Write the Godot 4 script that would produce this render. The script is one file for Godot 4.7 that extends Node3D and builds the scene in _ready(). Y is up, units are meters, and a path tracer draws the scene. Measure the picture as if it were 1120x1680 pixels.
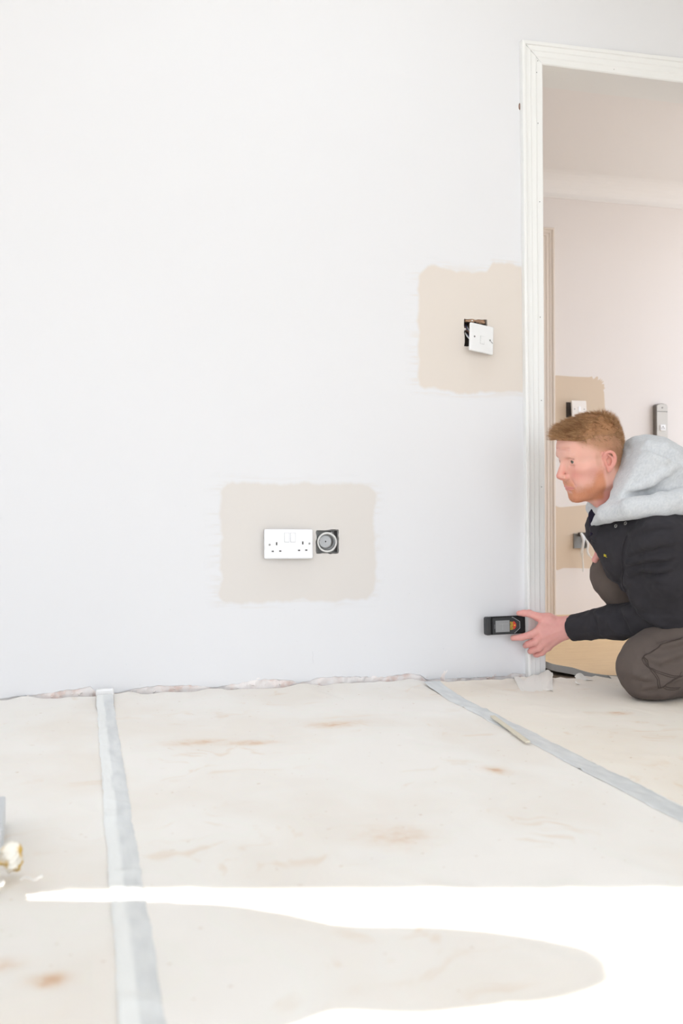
extends Node3D
# A man kneels in a doorway and holds a laser distance measure against a freshly painted wall.
# World: y up, metres. The painted wall's face is the plane z = 0, the room lies towards +z, the hall behind at -z.

var rng := RandomNumberGenerator.new()
var M := {}


class Buf:
	var v := PackedVector3Array()
	var n := PackedVector3Array()
	var c := PackedColorArray()
	var uv := PackedVector2Array()
	var i := PackedInt32Array()
	var col := Color.WHITE

	func vert(p: Vector3, nn: Vector3, u := Vector2.ZERO) -> int:
		v.append(p); n.append(nn); c.append(col); uv.append(u)
		return v.size() - 1

	func tri(a: int, b: int, d: int) -> void:
		i.append(a); i.append(b); i.append(d)

	func quad(a: Vector3, b: Vector3, d: Vector3, e: Vector3, ua := Vector2.ZERO, ub := Vector2.ZERO, ud := Vector2.ZERO, ue := Vector2.ZERO, out := Vector3.ZERO) -> void:
		var nn := (b - a).cross(e - a)
		if nn.length_squared() < 1e-16:
			nn = (d - b).cross(e - b)
		nn = nn.normalized()
		if out != Vector3.ZERO and nn.dot(out) < 0.0:
			nn = -nn
		var k := vert(a, nn, ua)
		vert(b, nn, ub); vert(d, nn, ud); vert(e, nn, ue)
		tri(k, k + 1, k + 2); tri(k, k + 2, k + 3)

	func rbox(ctr: Vector3, size: Vector3, r := 0.002, xf := Transform3D(), fine := false) -> void:
		var h := size * 0.5
		r = minf(r, minf(h.x, minf(h.y, h.z)) * 0.98)
		for ax in 3:
			var b := (ax + 1) % 3
			var d := (ax + 2) % 3
			var us: Array = [-h[b], -h[b] + r, h[b] - r, h[b]]
			var vs: Array = [-h[d], -h[d] + r, h[d] - r, h[d]]
			if fine:
				us = [-h[b], -h[b] + r * 0.3, -h[b] + r * 0.65, -h[b] + r, h[b] - r, h[b] - r * 0.65, h[b] - r * 0.3, h[b]]
				vs = [-h[d], -h[d] + r * 0.3, -h[d] + r * 0.65, -h[d] + r, h[d] - r, h[d] - r * 0.65, h[d] - r * 0.3, h[d]]
			for s in [-1.0, 1.0]:
				var first := v.size()
				for uu in us:
					for vv in vs:
						var p := Vector3.ZERO
						p[ax] = h[ax] * s
						p[b] = uu
						p[d] = vv
						var inn := p.clamp(-h + Vector3(r, r, r), h - Vector3(r, r, r))
						var nn := (p - inn).normalized()
						vert(xf * (ctr + inn + nn * r), (xf.basis * nn).normalized(), Vector2(uu, vv))
				var w := vs.size()
				for a in us.size() - 1:
					for e in w - 1:
						var k := first + a * w + e
						tri(k, k + w, k + w + 1); tri(k, k + w + 1, k + 1)

	func tube(pts: Array, rad, sides := 8, caps := true) -> void:
		var count := pts.size()
		var first := v.size()
		var side := Vector3.ZERO
		var length := 0.0
		for k in count:
			var t: Vector3 = (pts[mini(k + 1, count - 1)] - pts[maxi(k - 1, 0)]).normalized()
			if k == 0:
				side = t.cross(Vector3(0.31, 0.87, 0.39)).normalized()
				if side.length() < 0.1:
					side = t.cross(Vector3.RIGHT).normalized()
			else:
				side = (side - t * side.dot(t)).normalized()
				length += (pts[k] - pts[k - 1]).length()
			var up := t.cross(side)
			var r: float = rad[k] if rad is Array else rad
			for a in sides + 1:
				var ang := TAU * a / sides
				var nn := side * cos(ang) + up * sin(ang)
				vert(pts[k] + nn * r, nn, Vector2(float(a) / sides, length))
		for k in count - 1:
			for a in sides:
				var q := first + k * (sides + 1) + a
				tri(q, q + 1, q + sides + 2); tri(q, q + sides + 2, q + sides + 1)
		if caps:
			for e in [0, count - 1]:
				var t: Vector3 = (pts[1] - pts[0]).normalized() * -1.0 if e == 0 else (pts[e] - pts[e - 1]).normalized()
				var ctr := vert(pts[e], t)
				var ring := v.size()
				for a in sides:
					vert(v[first + e * (sides + 1) + a], t)
				for a in sides:
					tri(ctr, ring + a, ring + (a + 1) % sides)

	func lathe(profile: Array, sides: int, xf := Transform3D(), wob := 0.0) -> void:   # profile of Vector2(radius, height) along +y
		var first := v.size()
		var m := profile.size()
		for k in m:
			var t: Vector2 = profile[mini(k + 1, m - 1)] - profile[maxi(k - 1, 0)]
			var nn := Vector2(t.y, -t.x).normalized()
			for a in sides + 1:
				var ang := TAU * a / sides
				var rr: float = profile[k].x * (1.0 + wob * sin(ang * 5.0 + k * 1.3) + wob * 0.7 * sin(ang * 9.0 - k))
				vert(xf * Vector3(cos(ang) * rr, profile[k].y, sin(ang) * rr), (xf.basis * Vector3(cos(ang) * nn.x, nn.y, sin(ang) * nn.x)).normalized(), Vector2(float(a) / sides, float(k) / m))
		for k in m - 1:
			for a in sides:
				var q := first + k * (sides + 1) + a
				tri(q, q + 1, q + sides + 2); tri(q, q + sides + 2, q + sides + 1)

	func prism(poly: PackedVector2Array, depth: float, xf := Transform3D()) -> void:   # outline in xy, from z = 0 to depth
		var idx := Geometry2D.triangulate_polygon(poly)
		for s in 2:
			var first := v.size()
			for p in poly:
				vert(xf * Vector3(p.x, p.y, depth * s), xf.basis * Vector3(0, 0, s * 2 - 1), p)
			for k in idx.size() / 3:
				tri(first + idx[k * 3], first + idx[k * 3 + 1], first + idx[k * 3 + 2])
		var ccw := not Geometry2D.is_polygon_clockwise(poly)
		for k in poly.size():
			var a := poly[k]
			var b := poly[(k + 1) % poly.size()]
			var nn := Vector2(b.y - a.y, a.x - b.x).normalized() * (1.0 if ccw else -1.0)
			quad(xf * Vector3(a.x, a.y, 0), xf * Vector3(b.x, b.y, 0), xf * Vector3(b.x, b.y, depth), xf * Vector3(a.x, a.y, depth), a, b, b, a, xf.basis * Vector3(nn.x, nn.y, 0))

	# a grid of points; rows of equal length, smooth normals
	func sheet(rows: Array, uvs = null, out := Vector3.UP) -> void:
		var h := rows.size()
		var w: int = rows[0].size()
		var first := v.size()
		for a in h:
			for b in w:
				var du: Vector3 = rows[a][mini(b + 1, w - 1)] - rows[a][maxi(b - 1, 0)]
				var dv: Vector3 = rows[mini(a + 1, h - 1)][b] - rows[maxi(a - 1, 0)][b]
				var nn := du.cross(dv).normalized()
				if nn.dot(out) < 0.0:
					nn = -nn
				vert(rows[a][b], nn, uvs[a][b] if uvs != null else Vector2(rows[a][b].x, rows[a][b].z))
		for a in h - 1:
			for b in w - 1:
				var q := first + a * w + b
				tri(q, q + 1, q + w + 1); tri(q, q + w + 1, q + w)

	func smooth_again(from: int, tri_from: int) -> void:
		for k in range(from, v.size()):
			n[k] = n[k] * 1e-7
		for t in range(tri_from, i.size() / 3):
			var a := i[t * 3]
			var b := i[t * 3 + 1]
			var d := i[t * 3 + 2]
			var f := (v[b] - v[a]).cross(v[d] - v[a])
			if f.dot(n[a] + n[b] + n[d]) < 0.0:
				f = -f
			n[a] += f; n[b] += f; n[d] += f
		for k in range(from, v.size()):
			n[k] = n[k].normalized()

	func mesh() -> ArrayMesh:
		for t in i.size() / 3:
			var a := i[t * 3]
			var b := i[t * 3 + 1]
			var d := i[t * 3 + 2]
			if (v[b] - v[a]).cross(v[d] - v[a]).dot(n[a] + n[b] + n[d]) > 0.0:
				i[t * 3 + 1] = d
				i[t * 3 + 2] = b
		var arr := []
		arr.resize(Mesh.ARRAY_MAX)
		arr[Mesh.ARRAY_VERTEX] = v
		arr[Mesh.ARRAY_NORMAL] = n
		arr[Mesh.ARRAY_COLOR] = c
		arr[Mesh.ARRAY_TEX_UV] = uv
		arr[Mesh.ARRAY_INDEX] = i
		var am := ArrayMesh.new()
		am.add_surface_from_arrays(Mesh.PRIMITIVE_TRIANGLES, arr)
		return am


# A distance field of tapered capsules, ellipsoids and planes joined with a smooth minimum, meshed by surface nets.
class Field:
	var kind := PackedInt32Array()     # 0 tapered capsule, 1 ellipsoid, 2 plane
	var op := PackedInt32Array()       # 0 join, 1 cut away, 2 keep inside
	var a := PackedVector3Array()
	var ba := PackedVector3Array()
	var inv := PackedFloat32Array()
	var ra := PackedFloat32Array()
	var dr := PackedFloat32Array()
	var k := PackedFloat32Array()
	var turn: Array[Basis] = []
	var act := PackedInt32Array()
	var blend := 0.012

	func cone(p: Vector3, q: Vector3, r1: float, r2: float, kk := -1.0, o := 0) -> void:
		kind.append(0); op.append(o); a.append(p); ba.append(q - p)
		inv.append(1.0 / maxf((q - p).length_squared(), 1e-12)); ra.append(r1); dr.append(r2 - r1)
		k.append(blend if kk < 0.0 else kk); turn.append(Basis())

	func chain(pts: Array, rs, kk := -1.0, o := 0) -> void:
		for q in pts.size() - 1:
			cone(pts[q], pts[q + 1], rs[q] if rs is Array else rs, rs[q + 1] if rs is Array else rs, kk, o)

	func ell(p: Vector3, r: Vector3, kk := -1.0, o := 0, b := Basis()) -> void:
		kind.append(1); op.append(o); a.append(p); ba.append(r)
		inv.append(0.0); ra.append(0.0); dr.append(0.0); k.append(blend if kk < 0.0 else kk); turn.append(b.transposed())

	func plane(p: Vector3, normal: Vector3, kk := -1.0, o := 2) -> void:
		kind.append(2); op.append(o); a.append(p); ba.append(normal.normalized())
		inv.append(0.0); ra.append(0.0); dr.append(0.0); k.append(blend if kk < 0.0 else kk); turn.append(Basis())

	func one(q: int, p: Vector3) -> float:
		var pa := p - a[q]
		var kd := kind[q]
		if kd == 0:
			var h := clampf(pa.dot(ba[q]) * inv[q], 0.0, 1.0)
			return (pa - ba[q] * h).length() - ra[q] - dr[q] * h
		if kd == 1:
			var l := turn[q] * pa
			var r := ba[q]
			var l1 := l / r
			var k0 := l1.length()
			var k1 := (l1 / r).length()
			return k0 * (k0 - 1.0) / maxf(k1, 1e-6)
		return pa.dot(ba[q])

	func all() -> void:
		act = PackedInt32Array(range(kind.size()))

	func select(p: Vector3, reach: float) -> float:
		var ds := PackedFloat32Array()
		ds.resize(kind.size())
		var best := 1e9
		for q in kind.size():
			ds[q] = one(q, p)
			if op[q] == 0:
				best = minf(best, ds[q])
		act.clear()
		for q in kind.size():
			if op[q] == 0:
				if ds[q] < best + reach * 2.0 + k[q]:
					act.append(q)
			elif op[q] == 1:
				if ds[q] < reach + k[q] + 0.004:
					act.append(q)
			else:
				act.append(q)
		return best

	func d(p: Vector3) -> float:
		var m := 1e3
		for q in act:
			var e := one(q, p)
			var kk := k[q]
			if op[q] == 0:
				var h := maxf(kk - absf(m - e), 0.0)
				m = minf(m, e) - h * h / (4.0 * kk + 1e-9)
			else:
				if op[q] == 1:
					e = -e
				var h := maxf(kk - absf(m - e), 0.0)
				m = maxf(m, e) + h * h / (4.0 * kk + 1e-9)
		return m

	func grad(p: Vector3) -> Vector3:
		var e := 0.002
		return Vector3(d(p + Vector3(e, 0, 0)) - d(p - Vector3(e, 0, 0)), d(p + Vector3(0, e, 0)) - d(p - Vector3(0, e, 0)), d(p + Vector3(0, 0, e)) - d(p - Vector3(0, 0, e))).normalized()

	func onto(p: Vector3) -> Vector3:     # the nearest place on the surface
		all()
		for q in 6:
			p -= grad(p) * d(p)
		return p

	func along(p: Vector3, dir: Vector3) -> Vector3:     # where a line through p meets the surface from outside
		all()
		p -= dir * 0.12
		for q in 40:
			var e := d(p)
			if absf(e) < 0.0005:
				break
			p += dir * e * 0.8
		return p

	func fold(pts: Array, r: float, kk: float, o: int) -> void:     # a ridge (0) or a groove (1) laid on the surface so far
		var on := []
		for p in pts:
			var q := along(p, Vector3(0.46, -0.05, -0.886))
			on.append(q + grad(q) * (r * 0.45 if o == 1 else -r * 0.35))
		var rs := []
		for q in pts.size():
			rs.append(r * (0.45 + 0.55 * sin(PI * (q + 0.6) / (pts.size() + 0.2))))
		chain(on, rs, kk, o)

	# paint: func(p, n) -> Color; shift: func(p, n) -> float, a displacement along the normal
	func nets(b: Buf, lo: Vector3, hi: Vector3, cell: float, xf := Transform3D(), paint = null, shift = null) -> void:
		const B := 4
		var nb := Vector3i(((hi - lo) / (cell * B)).ceil())
		var nn := nb * B + Vector3i.ONE
		var sx := 1
		var sy := nn.x
		var sz := nn.x * nn.y
		var vals := PackedFloat32Array()
		vals.resize(nn.x * nn.y * nn.z)
		vals.fill(1e9)
		var vid := PackedInt32Array()
		vid.resize(vals.size())
		vid.fill(-1)
		var cells := PackedInt32Array()
		var half := cell * B * 0.5
		var reach := half * 1.75 + cell
		for bz in nb.z:
			for by in nb.y:
				for bx in nb.x:
					var base := lo + Vector3(bx, by, bz) * cell * B
					var ctr := base + Vector3(half, half, half)
					if select(ctr, reach) > reach * 1.25 + 0.004:
						continue
					if absf(d(ctr)) > reach * 1.35:
						continue
					for z in B + 1:
						for y in B + 1:
							var at := (bx * B) + (by * B + y) * sy + (bz * B + z) * sz
							var p := base + Vector3(0, y, z) * cell
							for x in B + 1:
								if vals[at] > 1e8:
									vals[at] = d(p)
								at += 1
								p.x += cell
					for z in B:
						for y in B:
							for x in B:
								cells.append((bx * B + x) + (by * B + y) * sy + (bz * B + z) * sz)
		var first := b.v.size()
		var tri_first := b.i.size() / 3
		var off := PackedInt32Array([0, sx, sy, sx + sy, sz, sx + sz, sy + sz, sx + sy + sz])
		var corner := [Vector3(0, 0, 0), Vector3(1, 0, 0), Vector3(0, 1, 0), Vector3(1, 1, 0), Vector3(0, 0, 1), Vector3(1, 0, 1), Vector3(0, 1, 1), Vector3(1, 1, 1)]
		var edges := [[0, 1], [2, 3], [4, 5], [6, 7], [0, 2], [1, 3], [4, 6], [5, 7], [0, 4], [1, 5], [2, 6], [3, 7]]
		var used := PackedInt32Array()
		for at in cells:
			var inside := 0
			for q in 8:
				if vals[at + off[q]] < 0.0:
					inside += 1
			if inside == 0 or inside == 8:
				continue
			var sum := Vector3.ZERO
			var cnt := 0
			for e in edges:
				var f := vals[at + off[e[0]]]
				var g := vals[at + off[e[1]]]
				if (f < 0.0) != (g < 0.0):
					var t := f / (f - g)
					sum += corner[e[0]].lerp(corner[e[1]], t)
					cnt += 1
			var z := at / sz
			var y := (at - z * sz) / sy
			var x := at - z * sz - y * sy
			vid[at] = b.v.size()
			b.v.append(lo + (Vector3(x, y, z) + sum / cnt) * cell)
			b.n.append(Vector3.ZERO)
			b.c.append(b.col)
			b.uv.append(Vector2.ZERO)
			used.append(at)
		for at in used:
			var f := vals[at]
			for ax in 3:
				var o := sx if ax == 0 else sy if ax == 1 else sz
				var g := vals[at + o]
				if (f < 0.0) == (g < 0.0) or g > 1e8:
					continue
				var o1 := sy if ax == 0 else sz if ax == 1 else sx
				var o2 := sz if ax == 0 else sx if ax == 1 else sy
				if at - o1 - o2 < 0:
					continue
				var v0 := vid[at]
				var v1 := vid[at - o1]
				var v2 := vid[at - o1 - o2]
				var v3 := vid[at - o2]
				if v0 < 0 or v1 < 0 or v2 < 0 or v3 < 0:
					continue
				if f < 0.0:
					b.tri(v0, v1, v2); b.tri(v0, v2, v3)
				else:
					b.tri(v0, v2, v1); b.tri(v0, v3, v2)
		_normals(b, first, tri_first)
		if shift != null:
			for q in range(first, b.v.size()):
				b.v[q] += b.n[q] * float(shift.call(b.v[q], b.n[q]))
			for q in range(first, b.v.size()):
				b.n[q] = Vector3.ZERO
			_normals(b, first, tri_first)
		if paint != null:
			for q in range(first, b.v.size()):
				b.c[q] = paint.call(b.v[q], b.n[q])
		if xf != Transform3D():
			for q in range(first, b.v.size()):
				b.v[q] = xf * b.v[q]
				b.n[q] = (xf.basis * b.n[q]).normalized()

	func _normals(b: Buf, first: int, tri_first: int) -> void:
		for t in range(tri_first, b.i.size() / 3):
			var p := b.i[t * 3]
			var q := b.i[t * 3 + 1]
			var r := b.i[t * 3 + 2]
			var f := (b.v[q] - b.v[p]).cross(b.v[r] - b.v[p])
			b.n[p] += f; b.n[q] += f; b.n[r] += f
		for q in range(first, b.v.size()):
			b.n[q] = b.n[q].normalized()


func put(called: String, b, m: Material, parent: Node = self) -> MeshInstance3D:
	var o := MeshInstance3D.new()
	o.name = called
	o.mesh = b.mesh() if b is Buf else b
	if o.mesh.get_surface_count() and o.mesh is ArrayMesh:
		o.mesh.surface_set_material(0, m)
	o.material_override = m
	parent.add_child(o, true)
	return o


func thing(called: String, label: String, category: String, at := Vector3.ZERO, group := "") -> Node3D:
	var o := Node3D.new()
	o.name = called
	o.position = at
	add_child(o, true)
	return tag(o, label, category, group)


func tag(o: Node3D, label: String, category: String, group := "", kind := "") -> Node3D:
	o.set_meta("label", label)
	o.set_meta("category", category)
	if group:
		o.set_meta("group", group)
	if kind:
		o.set_meta("kind", kind)
	return o


func struct(called: String, b, m: Material, parent: Node = self, label := "") -> MeshInstance3D:
	var o := put(called, b, m, parent)
	if parent == self:
		o.set_meta("kind", "structure")
		if label:
			o.set_meta("label", label)
			o.set_meta("category", called.split("_")[0])
	return o


func mat(called: String, c: Color, rough := 0.8, spec := 0.5, metal := 0.0) -> StandardMaterial3D:
	var m := StandardMaterial3D.new()
	m.resource_name = called
	m.albedo_color = c
	m.roughness = rough
	m.metallic = metal
	m.metallic_specular = spec
	M[called] = m
	return m


func s8(r: int, g: int, b: int) -> Color:
	return Color(r / 255.0, g / 255.0, b / 255.0)


func lin(r: int, g: int, b: int) -> Color:
	return s8(r, g, b).srgb_to_linear()


func noise(freq: float, seed_ := 1, octaves := 4, kind := FastNoiseLite.TYPE_SIMPLEX_SMOOTH) -> FastNoiseLite:
	var f := FastNoiseLite.new()
	f.noise_type = kind
	f.seed = seed_
	f.frequency = freq
	f.fractal_octaves = octaves
	return f


func noise_tex(f: FastNoiseLite, size := 512, ramp: Array = [], normal := false) -> NoiseTexture2D:
	var t := NoiseTexture2D.new()
	t.width = size
	t.height = size
	t.seamless = true
	t.noise = f
	if ramp.size():
		var g := Gradient.new()
		var offs := PackedFloat32Array()
		var cols := PackedColorArray()
		for r in ramp:
			offs.append(r[0])
			cols.append(r[1])
		g.offsets = offs
		g.colors = cols
		t.color_ramp = g
	t.as_normal_map = normal
	return t


func relief(m: StandardMaterial3D, f: FastNoiseLite, scale: float, cm: float) -> void:
	m.heightmap_enabled = true
	m.heightmap_texture = noise_tex(f, 512)
	m.heightmap_scale = cm
	m.uv1_triplanar = true
	m.uv1_world_triplanar = true
	m.uv1_scale = Vector3.ONE * scale


func _ready() -> void:
	rng.seed = 7
	# ---- camera, sky, sun, exposure
	var cam := Camera3D.new()
	cam.name = "camera"
	cam.near = 0.05
	cam.far = 60.0
	cam.fov = rad_to_deg(2.0 * atan(840.0 / 1625.0))   # CAMLENS
	var th := deg_to_rad(14.57)
	var pitch := deg_to_rad(0.49)
	var roll := deg_to_rad(0.14)
	var fwd := Vector3(sin(th) * cos(pitch), sin(pitch), -cos(th) * cos(pitch))
	var right := Vector3(cos(th), 0, sin(th))
	var up := right.cross(fwd)
	cam.transform = Transform3D(Basis(right * cos(roll) - up * sin(roll), up * cos(roll) + right * sin(roll), -fwd), Vector3(0, 0.513, 2.95))
	var att := CameraAttributesPhysical.new()
	att.frustum_focal_length = 35.0
	att.frustum_focus_distance = 2.95
	att.exposure_aperture = 4.0
	att.frustum_near = 0.05
	att.frustum_far = 60.0
	att.exposure_multiplier = 1.0
	cam.attributes = att
	add_child(cam)
	cam.current = true
	cam.fov = rad_to_deg(2.0 * atan(840.0 / 1625.0))

	var env := Environment.new()
	env.background_mode = Environment.BG_SKY
	var sky_m := ProceduralSkyMaterial.new()
	sky_m.sky_top_color = Color(0.89, 0.94, 1.0)
	sky_m.sky_horizon_color = Color(0.965, 0.978, 1.0)
	sky_m.sky_curve = 0.3
	sky_m.ground_bottom_color = Color(0.82, 0.81, 0.79)
	sky_m.ground_horizon_color = Color(0.86, 0.85, 0.82)
	sky_m.sun_angle_max = 1.0
	sky_m.sky_energy_multiplier = 1.0
	sky_m.ground_energy_multiplier = 1.0
	var sky := Sky.new()
	sky.sky_material = sky_m
	env.sky = sky
	env.background_energy_multiplier = 3.0
	env.tonemap_mode = Environment.TONE_MAPPER_LINEAR
	env.tonemap_exposure = 1.2
	env.sdfgi_enabled = true
	env.ssao_enabled = true
	env.ssil_enabled = true
	var we := WorldEnvironment.new()
	we.name = "world_environment"
	we.environment = env
	add_child(we)

	var sun := DirectionalLight3D.new()
	sun.name = "sun"
	var el := deg_to_rad(30.0)
	var sd := Vector3(0.966 * cos(el), -sin(el), 0.259 * cos(el))
	add_child(sun)
	sun.look_at_from_position(Vector3.ZERO, sd, Vector3.UP)
	sun.light_color = Color(1.0, 0.96, 0.9)
	sun.light_energy = 3.0
	sun.light_angular_distance = 0.53
	sun.shadow_enabled = true

	materials()
	shell()
	painted_wall()
	door_frame()
	hall()
	floor_covering()
	double_socket()
	aerial_outlet()
	light_switch()
	hall_fittings()
	rubbish()
	distance_measure()
	person()


func materials() -> void:
	var m := mat("white_paint", s8(238, 238, 238), 0.75, 0.4)
	relief(m, noise(0.02, 3), 6.0, 0.03)
	mat("ceiling_paint", s8(240, 240, 238), 0.9, 0.3)
	m = mat("trim_paint", s8(240, 240, 238), 0.35, 0.5)
	m = mat("raw_plaster", s8(226, 208, 200), 0.95, 0.2)
	m.albedo_texture = noise_tex(noise(0.012, 5, 5), 512, [[0.2, s8(248, 244, 242)], [0.6, s8(243, 234, 230)], [0.85, s8(230, 208, 199)]])
	m.albedo_color = Color.WHITE
	m.uv1_triplanar = true
	m.uv1_world_triplanar = true
	m.uv1_scale = Vector3.ONE * 3.0
	mat("void_grey", s8(78, 72, 68), 0.9, 0.2)
	m = mat("galvanised", s8(150, 150, 148), 0.42, 0.5, 0.75)
	mat("plastic_white", s8(244, 244, 246), 0.3, 0.5)
	mat("plastic_white_switch", s8(240, 240, 240), 0.3, 0.5)
	mat("slot_dark", s8(60, 58, 58), 0.6)
	mat("screw_metal", s8(170, 168, 165), 0.35, 0.5, 0.8)
	mat("cable_white", s8(226, 226, 224), 0.45)
	mat("cable_grey", s8(176, 178, 180), 0.5)
	mat("cable_blue", s8(62, 72, 110), 0.45)
	mat("cable_brown", s8(110, 78, 62), 0.45)
	m = mat("hall_paint", s8(234, 228, 225), 0.85, 0.3)
	m = mat("hall_patch", s8(218, 200, 180), 0.9, 0.2)
	mat("hall_ceiling_paint", s8(243, 240, 238), 0.9, 0.2)
	m = mat("hall_trim_paint", s8(228, 217, 206), 0.5, 0.4)
	m = mat("bare_concrete", s8(150, 138, 124), 0.95, 0.2)
	m.albedo_texture = noise_tex(noise(0.02, 8, 5), 512, [[0.2, s8(150, 134, 116)], [0.8, s8(112, 98, 84)]])
	m.albedo_color = Color.WHITE
	m.uv1_triplanar = true
	m.uv1_world_triplanar = true
	m.uv1_scale = Vector3.ONE * 2.0
	m = mat("oak_vinyl", Color.WHITE, 0.55, 0.4)
	m.albedo_texture = oak_texture()
	m = mat("felt_grey", s8(186, 184, 180), 0.95, 0.2)
	m = mat("torn_paper", s8(244, 240, 233), 0.85, 0.2)
	m = mat("tape_band", s8(214, 219, 221), 0.45, 0.5)
	m.vertex_color_use_as_albedo = true
	mat("device_black", s8(46, 47, 49), 0.5, 0.5)
	mat("device_rubber", s8(30, 30, 31), 0.75, 0.3)
	mat("device_line", s8(150, 152, 155), 0.5)
	mat("device_red", s8(205, 62, 44), 0.5)
	mat("device_yellow", s8(224, 186, 52), 0.5)
	m = mat("device_screen", s8(150, 151, 152), 0.18, 0.5)
	m = mat("skin", Color.WHITE, 0.5, 0.35)
	m.vertex_color_use_as_albedo = true
	m.subsurf_scatter_enabled = true
	m.subsurf_scatter_strength = 0.15
	m = mat("hair_strands", Color.WHITE, 0.5, 0.4)
	m.vertex_color_use_as_albedo = true
	m = mat("eye_surface", Color.WHITE, 0.12, 0.5)
	m.vertex_color_use_as_albedo = true
	m = mat("hood_jersey", Color.WHITE, 0.95, 0.2)
	m.vertex_color_use_as_albedo = true
	m.rim_enabled = true
	m.rim = 0.3
	relief(m, noise(0.35, 14, 3), 14.0, 0.05)
	m = mat("jacket_cloth", s8(52, 50, 54), 0.85, 0.3)
	m.rim_enabled = true
	m.rim = 0.15
	relief(m, noise(0.4, 15, 2), 16.0, 0.02)
	m = mat("trouser_cloth", s8(98, 88, 83), 0.92, 0.25)
	m.rim_enabled = true
	m.rim = 0.2
	relief(m, noise(0.4, 16, 2), 16.0, 0.03)
	mat("seam_thread", s8(78, 69, 65), 0.9, 0.2)
	mat("shirt_navy", s8(40, 36, 52), 0.9, 0.2)
	mat("boot_leather", s8(70, 58, 48), 0.7, 0.3)
	mat("logo_yellow", s8(232, 214, 50), 0.6)
	mat("sack_white", s8(214, 212, 206), 0.85, 0.2)
	mat("foam_yellow", s8(226, 205, 140), 0.9, 0.2)
	mat("scrap_white", s8(240, 240, 240), 0.6)
	mat("plate_grey", s8(206, 209, 211), 0.4, 0.5, 0.15)
	mat("intercom_grey", s8(206, 203, 198), 0.4, 0.5)
	mat("pale_wood", s8(222, 214, 196), 0.8, 0.2)
	mat("paint_white_gloss", s8(244, 244, 244), 0.3)
	m = mat("window_glass", Color(1, 1, 1, 0.06), 0.02)
	m.transparency = BaseMaterial3D.TRANSPARENCY_ALPHA


func oak_texture() -> ImageTexture:
	var w := 512
	var h := 512
	var im := Image.create(w, h, false, Image.FORMAT_RGB8)
	var n1 := noise(0.006, 21, 4)
	var n2 := noise(0.05, 22, 3)
	for y in h:
		for x in w:
			var g := n1.get_noise_2d(x * 0.35, y * 5.0) * 0.6 + n2.get_noise_2d(x * 0.12, y * 2.2) * 0.35
			var streak := smoothstep(0.32, 0.6, n2.get_noise_2d(x * 0.25 + 900.0, y * 3.0))
			var c := Color(0.90, 0.775, 0.605).lerp(Color(0.86, 0.725, 0.545), clampf(0.5 + g, 0.0, 1.0))
			im.set_pixel(x, y, c.lerp(Color(0.74, 0.59, 0.43), streak * 0.55))
	return ImageTexture.create_from_image(im)


func block(b: Buf, lo: Vector3, hi: Vector3) -> void:
	b.rbox((lo + hi) * 0.5, hi - lo, 0.001)


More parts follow.
